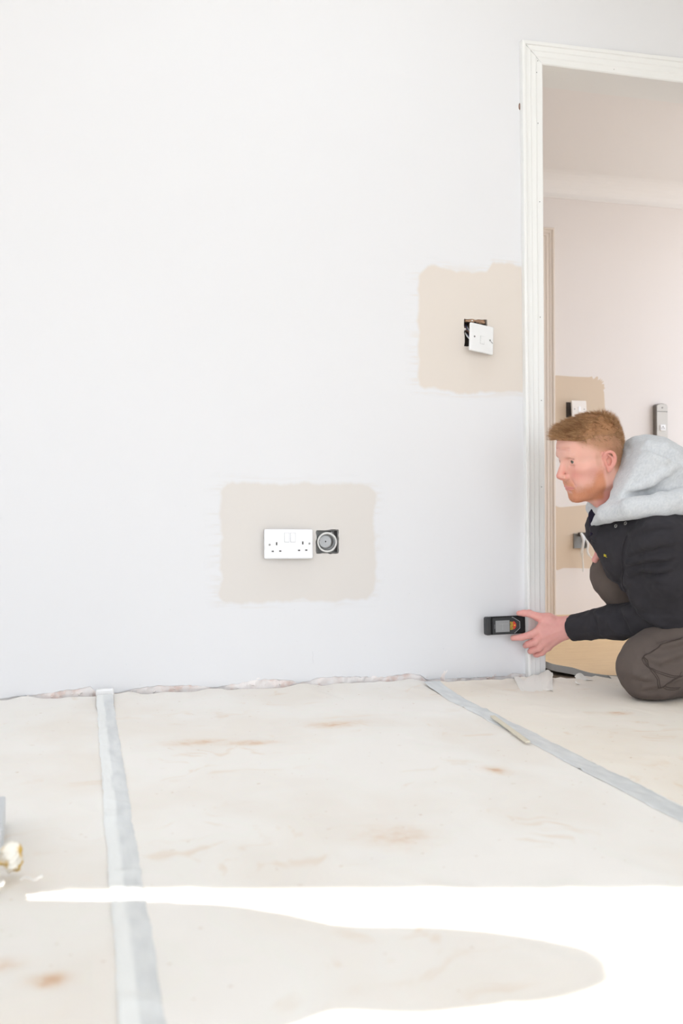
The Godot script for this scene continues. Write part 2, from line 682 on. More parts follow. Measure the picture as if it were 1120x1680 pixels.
func shell() -> void:
	# main room: x -2.2 .. 3.2, z 0 .. 4.6; hall: z -1.9 .. -0.14, x 0.4 .. 3.55
	var b := Buf.new()
	block(b, Vector3(-2.5, -0.2, -2.2), Vector3(5.3, -0.012, 4.9))
	struct("floor", b, M.bare_concrete, self, "bare brown subfloor showing in the doorway beside the curled wood vinyl")
	b = Buf.new()
	# with a long rooflight
	block(b, Vector3(-2.5, 2.62, -0.07), Vector3(3.5, 2.8, 0.55))
	block(b, Vector3(-2.5, 2.62, 1.05), Vector3(3.5, 2.8, 4.9))
	block(b, Vector3(-2.5, 2.62, 0.55), Vector3(-0.3, 2.8, 1.05))
	block(b, Vector3(1.4, 2.62, 0.55), Vector3(3.5, 2.8, 1.05))
	struct("ceiling", b, M.ceiling_paint)
	# left wall with the window that lets the sun in
	b = Buf.new()
	block(b, Vector3(-2.45, -0.012, -0.07), Vector3(-2.2, 2.62, 0.85))
	block(b, Vector3(-2.45, -0.012, 2.7), Vector3(-2.2, 2.62, 4.9))
	block(b, Vector3(-2.45, -0.012, 0.85), Vector3(-2.2, 0.85, 2.7))
	block(b, Vector3(-2.45, 2.15, 0.85), Vector3(-2.2, 2.62, 2.7))
	struct("wall_left", b, M.white_paint)
	b = Buf.new()
	block(b, Vector3(3.2, -0.012, -0.07), Vector3(3.45, 2.62, 4.9))
	struct("wall_right", b, M.white_paint)
	# back wall with wide garden doors
	b = Buf.new()
	block(b, Vector3(-2.45, -0.012, 4.6), Vector3(-1.9, 2.62, 4.85))
	block(b, Vector3(2.7, -0.012, 4.6), Vector3(3.45, 2.62, 4.85))
	block(b, Vector3(-1.9, 2.3, 4.6), Vector3(2.7, 2.62, 4.85))
	struct("wall_back", b, M.white_paint)
	var w := Buf.new()
	for z in [0.85, 1.775, 2.7]:
		var zz: float = clampf(z, 0.875, 2.675)
		block(w, Vector3(-2.36, 0.85, zz - 0.025), Vector3(-2.30, 2.15, zz + 0.025))
	block(w, Vector3(-2.36, 0.85, 0.90), Vector3(-2.30, 0.9, 2.65))
	block(w, Vector3(-2.36, 2.1, 0.90), Vector3(-2.30, 2.15, 2.65))
	struct("window_1", w, M.trim_paint)
	w = Buf.new()
	for x in [-1.87, -0.75, 0.4, 1.55, 2.67]:
		block(w, Vector3(x - 0.03, 0.0, 4.7), Vector3(x + 0.03, 2.3, 4.76))
	block(w, Vector3(-1.84, 2.24, 4.7), Vector3(2.64, 2.3, 4.76))
	struct("window_2", w, M.trim_paint)
	# rear leaf of the painted wall, the head over the door and the wall beyond it
	b = Buf.new()
	block(b, Vector3(-2.45, -0.012, -0.14), Vector3(1.416, 2.62, -0.05))
	block(b, Vector3(2.33, -0.012, -0.14), Vector3(4.0, 2.62, -0.05))
	block(b, Vector3(1.416, 2.03, -0.14), Vector3(2.33, 2.62, -0.05))
	struct("wall_partition", b, M.hall_paint)
	b = Buf.new()
	block(b, Vector3(2.33, -0.012, -0.05), Vector3(3.2, 2.62, 0.0))
	struct("wall_partition_right", b, M.white_paint)


var wall_rect := Rect2(-0.4, -0.02, 2.6, 2.4)     # the painted wall's texture covers this much of the plane z = 0


func wall_texture() -> ImageTexture:
	var ppm := 760.0
	var w := int(wall_rect.size.x * ppm)
	var h := int(wall_rect.size.y * ppm)
	var im := Image.create(w, h, false, Image.FORMAT_RGB8)
	var white := s8(231, 231, 233)
	im.fill(white)
	var edge := noise(7.0, 31, 4)
	var brush := noise(30.0, 32, 3)
	var soft := noise(3.0, 33, 2)
	# bare plaster left round the fittings when the wall was painted: [rect, colour, raggedness left, right, bottom, top]
	var patches := [
		[Rect2(0.391, 0.268, 0.483, 0.358), s8(224, 219, 214), [0.05, 0.012, 0.014, 0.016]],
		[Rect2(1.016, 0.926, 0.40, 0.385), s8(226, 217, 208), [0.045, 0.004, 0.02, 0.016]],
	]
	for q in patches:
		var r: Rect2 = q[0]
		var g: Array = q[2]
		var x0 := int((r.position.x - 0.09 - wall_rect.position.x) * ppm)
		var x1 := int((r.end.x + 0.06 - wall_rect.position.x) * ppm)
		var y0 := int((r.position.y - 0.06 - wall_rect.position.y) * ppm)
		var y1 := int((r.end.y + 0.07 - wall_rect.position.y) * ppm)
		for py in range(maxi(y0, 0), mini(y1, h)):
			for px in range(maxi(x0, 0), mini(x1, w)):
				var x := px / ppm + wall_rect.position.x
				var y := py / ppm + wall_rect.position.y
				var wx: float = x + edge.get_noise_2d(y * 1.6, x * 0.2 + 5.0) * 0.008 + brush.get_noise_2d(x * 0.1, y * 0.8) * g[0] * 0.07 + soft.get_noise_2d(y * 3.0, 2.0) * 0.007
				var wy: float = y + edge.get_noise_2d(x * 1.5, y * 0.3 + 9.0) * 0.009 + brush.get_noise_2d(x * 0.7, y * 0.15) * 0.004 + soft.get_noise_2d(x * 3.0, 8.0) * 0.006
				if r.position.x > 0.9:
					wy -= 0.030 * smoothstep(1.245, 1.275, x) - 0.008 * smoothstep(1.33, 1.36, x)
					if y < 1.1:
						wy += 0.030 * smoothstep(1.245, 1.275, x) + 0.008 * smoothstep(1.06, 1.12, x) - 0.010 * smoothstep(1.2, 1.35, x)
				var rc := 0.035
				var dx := maxf(r.position.x + rc - wx, wx - r.end.x + rc)
				var dy := maxf(r.position.y + rc - wy, wy - r.end.y + rc)
				var d := Vector2(maxf(dx, 0.0), maxf(dy, 0.0)).length() + minf(maxf(dx, dy), 0.0) - rc
				var a := 1.0 - smoothstep(-0.008, 0.007, d)
				# thin streaky strokes that run out past the edge
				var thin := 1.0 - smoothstep(-0.002, 0.028 if wx > r.position.x else g[0], d)
				thin *= smoothstep(0.0, 0.35, brush.get_noise_2d(x * 0.14, y * 1.5) + 0.12 * soft.get_noise_2d(x, y))
				a = maxf(a, thin * 0.42)
				if a > 0.0:
					im.set_pixel(px, h - 1 - py, white.lerp(q[1], a))
	# dark nibs, scratches and a pink stain near the foot
	for k in 24:
		var px := int((0.1 + rng.randf() * 1.2 - wall_rect.position.x) * ppm)
		var py := int((0.03 + pow(rng.randf(), 3.0) * 0.6 - wall_rect.position.y) * ppm)
		im.set_pixel(px, h - 1 - py, white.darkened(0.06 + 0.12 * rng.randf()))
	for k in 60:
		var px := int((0.675 + 0.0004 * sin(k * 0.2) - wall_rect.position.x) * ppm)
		im.set_pixel(px, h - 1 - int((0.078 + k * 0.0006 - wall_rect.position.y) * ppm), white.darkened(0.05))
	im.generate_mipmaps()
	return ImageTexture.create_from_image(im)


func wall_uv(p: Vector2) -> Vector2:
	return Vector2((p.x - wall_rect.position.x) / wall_rect.size.x, 1.0 - (p.y - wall_rect.position.y) / wall_rect.size.y)


func wall_quad(b: Buf, x0: float, y0: float, x1: float, y1: float) -> void:
	if x1 - x0 < 1e-5 or y1 - y0 < 1e-5:
		return
	var q := [Vector2(x0, y0), Vector2(x1, y0), Vector2(x1, y1), Vector2(x0, y1)]
	b.quad(Vector3(x0, y0, 0), Vector3(x1, y0, 0), Vector3(x1, y1, 0), Vector3(x0, y1, 0), wall_uv(q[0]), wall_uv(q[1]), wall_uv(q[2]), wall_uv(q[3]), Vector3.BACK)


# a hole with a ragged rim inside the rectangle r; its reveal goes back to z = -depth
func ragged_hole(b: Buf, r: Rect2, rim: PackedVector2Array, depth: float) -> void:
	var ctr := r.get_center()
	var n := rim.size()
	var outer := PackedVector2Array()
	for p in rim:
		var d := p - ctr
		var s := minf(r.size.x * 0.5 / maxf(absf(d.x), 1e-6), r.size.y * 0.5 / maxf(absf(d.y), 1e-6))
		outer.append(ctr + d * s)
	var corners := [r.position, Vector2(r.end.x, r.position.y), r.end, Vector2(r.position.x, r.end.y)]
	for k in n:
		var l := (k + 1) % n
		var ring := [rim[k], outer[k]]
		for c in corners:     # a corner of the rectangle between two spokes
			var a0 := (outer[k] - ctr).angle()
			var da := wrapf((outer[l] - ctr).angle() - a0, -PI, PI)
			var dc := wrapf((Vector2(c) - ctr).angle() - a0, -PI, PI)
			if da * dc > 0.0 and absf(dc) < absf(da) - 1e-4 and absf(dc) > 1e-4:
				ring.append(c)
		ring.append(outer[l])
		ring.append(rim[l])
		var first := b.v.size()
		for p in ring:
			b.vert(Vector3(p.x, p.y, 0), Vector3.BACK, wall_uv(p))
		for t in range(1, ring.size() - 1):
			b.tri(first, first + t, first + t + 1)
		var m := (rim[k] + rim[l]) * 0.5 - ctr
		b.quad(Vector3(rim[k].x, rim[k].y, 0), Vector3(rim[l].x, rim[l].y, 0), Vector3(rim[l].x, rim[l].y, -depth), Vector3(rim[k].x, rim[k].y, -depth), wall_uv(rim[k]), wall_uv(rim[l]), wall_uv(rim[l]), wall_uv(rim[k]), Vector3(-m.x, -m.y, 0))


func rough_rect(r: Rect2, per_side: int, amp: float) -> PackedVector2Array:
	var out := PackedVector2Array()
	var c := [r.position, Vector2(r.end.x, r.position.y), r.end, Vector2(r.position.x, r.end.y)]
	for s in 4:
		for k in per_side:
			var p: Vector2 = c[s].lerp(c[(s + 1) % 4], float(k) / per_side)
			var nn := (p - r.get_center()).normalized()
			out.append(p + nn * rng.randf_range(-amp, amp))
	return out


var holes := []


# the lower edge of the plaster skin: [x, y]
func plaster_edge(x: float) -> float:
	var pts := [[-2.2, 0.02], [-0.24, 0.012], [-0.1, 0.022], [0.02, 0.036], [0.04, 0.012], [0.09, 0.014], [0.18, 0.03], [0.3, 0.028], [0.38, 0.018], [0.47, 0.03], [0.52, 0.036], [0.6, 0.03], [0.635, 0.018], [0.7, 0.034], [0.76, 0.034], [0.84, 0.03], [0.9, 0.026], [0.97, 0.034], [1.02, 0.03], [1.04, 0.012], [1.2, 0.012], [1.31, 0.012], [1.33, 0.02], [1.45, 0.012], [1.5, 0.012]]
	var y := 0.012
	for k in pts.size() - 1:
		if x >= pts[k][0] and x <= pts[k + 1][0]:
			y = lerpf(pts[k][1], pts[k + 1][1], (x - pts[k][0]) / (pts[k + 1][0] - pts[k][0]))
	return y


func painted_wall() -> void:
	var m := mat("painted_plaster", Color.WHITE, 0.7, 0.4)
	m.albedo_texture = wall_texture()
	m.texture_repeat = false
	var jag := noise(40.0, 41, 3)
	# rectangles set aside for the three holes
	holes = [Rect2(0.516, 0.398, 0.166, 0.1), Rect2(0.682, 0.398, 0.09, 0.1), Rect2(1.155, 1.055, 0.11, 0.115)]
	var rims := [rough_rect(Rect2(0.525, 0.408, 0.146, 0.0785), 9, 0.0012), rough_rect(Rect2(0.687, 0.4115, 0.0705, 0.0735), 8, 0.0022), rough_rect(Rect2(1.172, 1.068, 0.078, 0.0865), 8, 0.0022)]
	var b := Buf.new()
	for k in 3:
		ragged_hole(b, holes[k], rims[k], 0.05)
	var xs := [-2.45, holes[0].position.x, holes[0].end.x, holes[1].end.x, holes[2].position.x, holes[2].end.x, 1.43]
	for k in xs.size() - 1:
		var x0: float = xs[k]
		var x1: float = xs[k + 1]
		var mid := (x0 + x1) * 0.5
		var y := 0.06
		for h in holes:
			if mid > h.position.x and mid < h.end.x:
				wall_quad(b, x0, y, x1, h.position.y)
				y = h.end.y
		wall_quad(b, x0, y, x1, 2.62)
	wall_quad(b, 1.43, 2.0, 2.33, 2.62)
	# the broken lower edge, in narrow strips with a lip that turns back
	var x := -0.42
	wall_quad(b, -2.45, 0.01, x, 0.06)
	while x < 1.43:
		var x1 := minf(x + 0.006, 1.43)
		var y0 := plaster_edge(x) + jag.get_noise_1d(x) * 0.004
		var y1 := plaster_edge(x1) + jag.get_noise_1d(x1) * 0.004
		var q := [Vector2(x, y0), Vector2(x1, y1), Vector2(x1, 0.06), Vector2(x, 0.06)]
		b.quad(Vector3(x, y0, 0), Vector3(x1, y1, 0), Vector3(x1, 0.06, 0), Vector3(x, 0.06, 0), wall_uv(q[0]), wall_uv(q[1]), wall_uv(q[2]), wall_uv(q[3]), Vector3.BACK)
		b.quad(Vector3(x, y0, 0), Vector3(x1, y1, 0), Vector3(x1, y1 - 0.004, -0.012), Vector3(x, y0 - 0.004, -0.012), wall_uv(q[0]), wall_uv(q[1]), wall_uv(q[1]), wall_uv(q[0]), Vector3.DOWN)
		x = x1
	var wall := struct("wall_front", b, m, self, "white painted wall with two unpainted beige patches round its electrical fittings")
	# rough pink undercoat behind the missing strip of plaster
	b = Buf.new()
	var rows := []
	var lump := noise(28.0, 42, 4)
	for r in 9:
		var row := []
		for k in 321:
			var px := -0.42 + 1.85 * k / 320.0
			var py := -0.012 + 0.0085 * r
			row.append(Vector3(px, py, -0.005 + lump.get_noise_2d(px, py * 1.5) * 0.006 + 0.010 * (1.0 - r / 8.0) * maxf(0.0, lump.get_noise_2d(px * 0.3 + 7.0, 0.0) + 0.3)))
		rows.append(row)
	b.sheet(rows, null, Vector3.BACK)
	put("broken_plaster", b, M.raw_plaster, wall)
	# chips hanging at the broken edge
	b = Buf.new()
	for k in 46:
		var px := rng.randf_range(-0.2, 1.3)
		var s := rng.randf_range(0.002, 0.006)
		b.rbox(Vector3.ZERO, Vector3(s * 2.2, s, s * 0.7), s * 0.3, Transform3D(Basis.from_euler(Vector3(rng.randf(), rng.randf() * 2.0, rng.randf_range(-0.5, 0.5))), Vector3(px, rng.randf_range(0.004, 0.02), rng.randf_range(-0.004, 0.006))))
	put("plaster_crumbs", b, M.raw_plaster, wall).set_meta("kind", "stuff")


# a moulded door lining: pieces swept from a profile of Vector2(share of the width, thickness)
const CASING := [[0.0, 0.0], [0.0, 0.019], [0.02, 0.0215], [0.10, 0.0225], [0.165, 0.0215], [0.18, 0.017], [0.20, 0.015], [0.40, 0.0165], [0.42, 0.0135], [0.44, 0.0125], [0.66, 0.0140], [0.69, 0.0105], [0.72, 0.0100], [0.93, 0.0110], [0.97, 0.0105], [1.0, 0.0075], [1.0, 0.0]]


func casing(b: Buf, o0: Vector2, i0: Vector2, o1: Vector2, i1: Vector2, z := 0.0, face := 1.0, profile: Array = CASING) -> void:
	for k in profile.size() - 1:
		var p := []
		for e in [[o0, i0], [o1, i1]]:
			for j in [k, k + 1]:
				var q: Vector2 = e[0].lerp(e[1], profile[j][0])
				p.append(Vector3(q.x, q.y, z + profile[j][1] * face))
		var across: Vector2 = (i0 - o0).normalized()
		var dz: float = profile[k + 1][1] - profile[k][1]
		var dw: float = (profile[k + 1][0] - profile[k][0]) * 0.07
		b.quad(p[0], p[1], p[3], p[2], Vector2.ZERO, Vector2.ZERO, Vector2.ZERO, Vector2.ZERO, Vector3(-across.x * dz, -across.y * dz, dw * face))
	for e in [[o0, i0, o0 - o1], [o1, i1, o1 - o0]]:   # end faces
		var first := b.v.size()
		var nn := Vector3(e[2].x, e[2].y, 0).normalized()
		for q in profile:
			var s: Vector2 = e[0].lerp(e[1], q[0])
			b.vert(Vector3(s.x, s.y, z + q[1] * face), nn)
		for k in range(1, profile.size() - 1):
			b.tri(first, first + k, first + k + 1)


func door_frame() -> void:
	var root := thing("door_1", "white moulded door frame around the open doorway where the man kneels", "door frame")
	root.set_meta("kind", "structure")
	var b := Buf.new()
	casing(b, Vector2(1.379, -0.01), Vector2(1.446, -0.01), Vector2(1.366, 2.062), Vector2(1.444, 1.994))
	put("side_architrave", b, M.trim_paint, root)
	b = Buf.new()
	casing(b, Vector2(1.366, 2.062), Vector2(1.444, 1.994), Vector2(2.39, 2.075), Vector2(2.30, 1.989), 0.0, 1.0, [[0.0, 0.0], [0.0, 0.0195], [0.02, 0.0215], [0.165, 0.0215], [0.20, 0.0185], [0.40, 0.0180], [0.44, 0.0160], [0.66, 0.0158], [0.72, 0.0135], [0.95, 0.0115], [1.0, 0.0085], [1.0, 0.0]])
	put("head_architrave", b, M.trim_paint, root)
	b = Buf.new()
	casing(b, Vector2(2.37, -0.01), Vector2(2.30, -0.01), Vector2(2.39, 2.075), Vector2(2.30, 1.989))
	put("side_architrave", b, M.trim_paint, root)
	b = Buf.new()
	block(b, Vector3(1.418, -0.012, -0.145), Vector3(1.443, 2.02, 0.006))
	put("jamb", b, M.trim_paint, root)
	b = Buf.new()
	block(b, Vector3(2.304, -0.012, -0.145), Vector3(2.33, 2.02, 0.006))
	put("jamb", b, M.trim_paint, root)
	b = Buf.new()
	block(b, Vector3(1.443, 1.994, -0.145), Vector3(2.304, 2.03, 0.006))
	put("head_lining", b, M.trim_paint, root)
	# nail heads, a blister and the bites of the old hinges
	var spots := [Vector3(1.40, 2.037, 0.0145), Vector3(1.425, 2.003, 0.012), Vector3(1.421, 1.965, 0.012), Vector3(1.425, 1.8, 0.012), Vector3(1.43, 1.545, 0.012), Vector3(1.43, 1.17, 0.012), Vector3(1.433, 0.9, 0.012), Vector3(1.432, 0.62, 0.012), Vector3(1.428, 0.08, 0.0125), Vector3(1.70, 2.035, 0.0145), Vector3(1.70, 2.006, 0.012)]
	for s in spots:
		b = Buf.new()
		b.lathe([Vector2(0.0, 0.0012), Vector2(0.0011, 0.0009), Vector2(0.0015, 0.0)], 8, Transform3D(Basis.from_euler(Vector3(PI / 2, 0, 0)), s))
		put("nail_head", b, M.slot_dark, root)
	b = Buf.new()
	b.lathe([Vector2(0.0, 0.004), Vector2(0.004, 0.003), Vector2(0.006, 0.0)], 10, Transform3D(Basis.from_euler(Vector3(PI / 2, 0, 0)).scaled(Vector3(0.8, 2.2, 1.0)), Vector3(1.3665, 1.853, -0.001)))
	put("paint_chip", b, mat("chip_brown", s8(150, 124, 112), 0.9), root)
	for y in [1.80, 1.725]:
		b = Buf.new()
		b.lathe([Vector2(0.0, 0.003), Vector2(0.003, 0.0022), Vector2(0.004, 0.0)], 10, Transform3D(Basis.from_euler(Vector3(0, 0, -PI / 2)).scaled(Vector3(1.0, 2.0 if y > 1.75 else 5.0, 1.0)), Vector3(1.4435, y, -0.02)))
		put("hinge_scar", b, M.cable_grey if y < 1.75 else M.slot_dark, root)


func hall() -> void:
	var b := Buf.new()
	block(b, Vector3(0.4, -0.012, -2.1), Vector3(4.0, 2.62, -1.9))
	struct("wall_hall_rear", b, M.hall_paint, self, "beige hall wall seen through the doorway")
	b = Buf.new()
	block(b, Vector3(0.2, -0.012, -2.1), Vector3(0.4, 2.62, -0.14))
	struct("wall_hall_left", b, M.hall_paint)
	b = Buf.new()     # the far end has a wide glazed opening that lights the hall
	block(b, Vector3(3.55, -0.012, -1.9), Vector3(4.0, 0.1, -0.14))
	block(b, Vector3(3.55, 2.4, -1.9), Vector3(4.0, 2.62, -0.14))
	block(b, Vector3(3.55, 0.1, -1.9), Vector3(4.0, 2.4, -1.85))
	block(b, Vector3(3.55, 0.1, -0.2), Vector3(4.0, 2.4, -0.14))
	struct("wall_hall_right", b, M.hall_paint)
	b = Buf.new()
	block(b, Vector3(0.2, 2.36, -2.1), Vector3(0.7, 2.8, -0.07))       # with a small rooflight near its left end
	block(b, Vector3(1.4, 2.36, -2.1), Vector3(4.0, 2.8, -0.07))
	block(b, Vector3(0.7, 2.36, -2.1), Vector3(1.4, 2.8, -1.7))
	block(b, Vector3(0.7, 2.36, -0.4), Vector3(1.4, 2.8, -0.07))
	struct("ceiling_hall", b, M.hall_ceiling_paint, self, "warm grey hall ceiling seen above the doorway opening")
	# coving
	b = Buf.new()
	var prof := []
	for k in 9:
		var a := PI / 2 * k / 8.0
		prof.append(Vector2(-1.9 + 0.11 * (1.0 - cos(a)), 2.25 + 0.11 * sin(a)))
	for k in 8:
		b.quad(Vector3(0.4, prof[k].y, prof[k].x), Vector3(3.55, prof[k].y, prof[k].x), Vector3(3.55, prof[k + 1].y, prof[k + 1].x), Vector3(0.4, prof[k + 1].y, prof[k + 1].x), Vector2.ZERO, Vector2.ZERO, Vector2.ZERO, Vector2.ZERO, Vector3(0, -1, 1))
	b.quad(Vector3(0.4, 2.243, -1.893), Vector3(3.55, 2.243, -1.893), Vector3(3.55, 2.25, -1.893), Vector3(0.4, 2.25, -1.893), Vector2.ZERO, Vector2.ZERO, Vector2.ZERO, Vector2.ZERO, Vector3.BACK)
	b.quad(Vector3(0.4, 2.243, -1.9), Vector3(3.55, 2.243, -1.9), Vector3(3.55, 2.243, -1.893), Vector3(0.4, 2.243, -1.893), Vector2.ZERO, Vector2.ZERO, Vector2.ZERO, Vector2.ZERO, Vector3.DOWN)
	struct("trim_1", b, M.hall_ceiling_paint)
	# two bare plaster patches left on the hall wall, each a thin skim with a brushed edge
	for q in [[Rect2(2.37, 0.95, 0.365, 0.335), 51], [Rect2(2.37, 0.245, 0.50, 0.345), 52]]:
		var r: Rect2 = q[0]
		var e := noise(14.0, q[1], 3)
		var poly := PackedVector2Array()
		for k in 120:
			var a := TAU * k / 120.0
			var dir := Vector2(cos(a), sin(a))
			var p := Vector2(signf(dir.x) * pow(absf(dir.x), 0.22), signf(dir.y) * pow(absf(dir.y), 0.22)) * r.size * 0.5
			poly.append(r.get_center() + p + dir * e.get_noise_2d(dir.x * 0.4, dir.y * 0.4) * 0.018)
		b = Buf.new()
		b.prism(poly, 0.0008, Transform3D(Basis(), Vector3(0, 0, -1.9)))
		var o := struct("wall_hall_patch", b, M.hall_patch)
		o.set_meta("label", "bare tan plaster patch on the hall wall " + ("behind the switch above the man's head" if r.position.y > 0.6 else "behind the hanging cables below his chin"))
		o.set_meta("category", "plaster patch")
	# casing of the hall's own door, whose right side shows past the jamb
	b = Buf.new()
	casing(b, Vector2(2.437, -0.01), Vector2(2.37, -0.01), Vector2(2.437, 2.077), Vector2(2.37, 2.01), -1.9)
	var d := Buf.new()
	casing(d, Vector2(2.437, 2.077), Vector2(2.37, 2.01), Vector2(1.53, 2.077), Vector2(1.60, 2.01), -1.9)
	var l := Buf.new()
	casing(l, Vector2(1.53, -0.01), Vector2(1.60, -0.01), Vector2(1.53, 2.077), Vector2(1.60, 2.01), -1.9)
	var root := thing("door_2", "tan moulded edge of a door frame on the hall wall just inside the doorway", "door frame")
	root.set_meta("kind", "structure")
	put("side_architrave", b, M.hall_trim_paint, root)
	put("head_architrave", d, M.hall_trim_paint, root)
	put("side_architrave", l, M.hall_trim_paint, root)
	var pn := Buf.new()
	block(pn, Vector3(1.60, 0.0, -1.9), Vector3(2.37, 2.01, -1.892))
	put("door_leaf", pn, M.hall_trim_paint, root)


func paper_texture(seed_: int, w_m: float, l_m: float, spots: Array) -> ImageTexture:
	var ppm := 420.0
	var w := int(w_m * ppm)
	var h := int(l_m * ppm)
	var im := Image.create(w, h, false, Image.FORMAT_RGB8)
	var n1 := noise(2.2, seed_, 4)
	var n2 := noise(9.0, seed_ + 1, 4)
	var n3 := noise(40.0, seed_ + 2, 2)
	for y in h:
		for x in w:
			var u := x / ppm
			var v := y / ppm
			var a := n1.get_noise_2d(u, v * 0.8)
			var c := Color(0.957, 0.943, 0.922).lerp(Color(0.942, 0.918, 0.888), smoothstep(-0.3, 0.5, a))
			var s := smoothstep(0.2, 0.66, n2.get_noise_2d(u * 0.6 + 0.3 * a, v * 0.85)) * smoothstep(-0.05, 0.4, n1.get_noise_2d(u + 20.0, v))
			c = c.lerp(Color(0.89, 0.80, 0.71), s * 0.36)
			if n3.get_noise_2d(u, v * 2.0) > 0.78:
				c = c.lerp(Color(0.74, 0.63, 0.53), 0.45)
			im.set_pixel(x, y, c)
	for q in spots:      # single brown stains: [u, v, length, width, strength]
		for y in range(maxi(0, int((q[1] - q[3] * 2.5) * ppm)), mini(h, int((q[1] + q[3] * 2.5) * ppm))):
			for x in range(maxi(0, int((q[0] - q[2] * 2.5) * ppm)), mini(w, int((q[0] + q[2] * 2.5) * ppm))):
				var dx: float = (x / ppm - q[0]) / q[2]
				var dy: float = (y / ppm - q[1]) / q[3]
				var f: float = exp(-(dx * dx + dy * dy)) * q[4] * (0.55 + 0.9 * maxf(0.0, n2.get_noise_2d(x / ppm * 3.0, y / ppm * 3.0) + 0.3))
				im.set_pixel(x, y, im.get_pixel(x, y).lerp(Color(0.80, 0.60, 0.43), clampf(f, 0.0, 0.8)))
	return ImageTexture.create_from_image(im)


var crease := noise(1.6, 62, 3)


func paper_y(x: float, z: float) -> float:
	return 0.0015 + 0.0028 * (crease.get_noise_2d(x * 2.0, z * 1.2) + 0.5) + 0.0035 * pow(maxf(0.0, 1.0 - absf(crease.get_noise_2d(x * 1.1 + 3.0, z * 1.1)) * 9.0), 2.0)


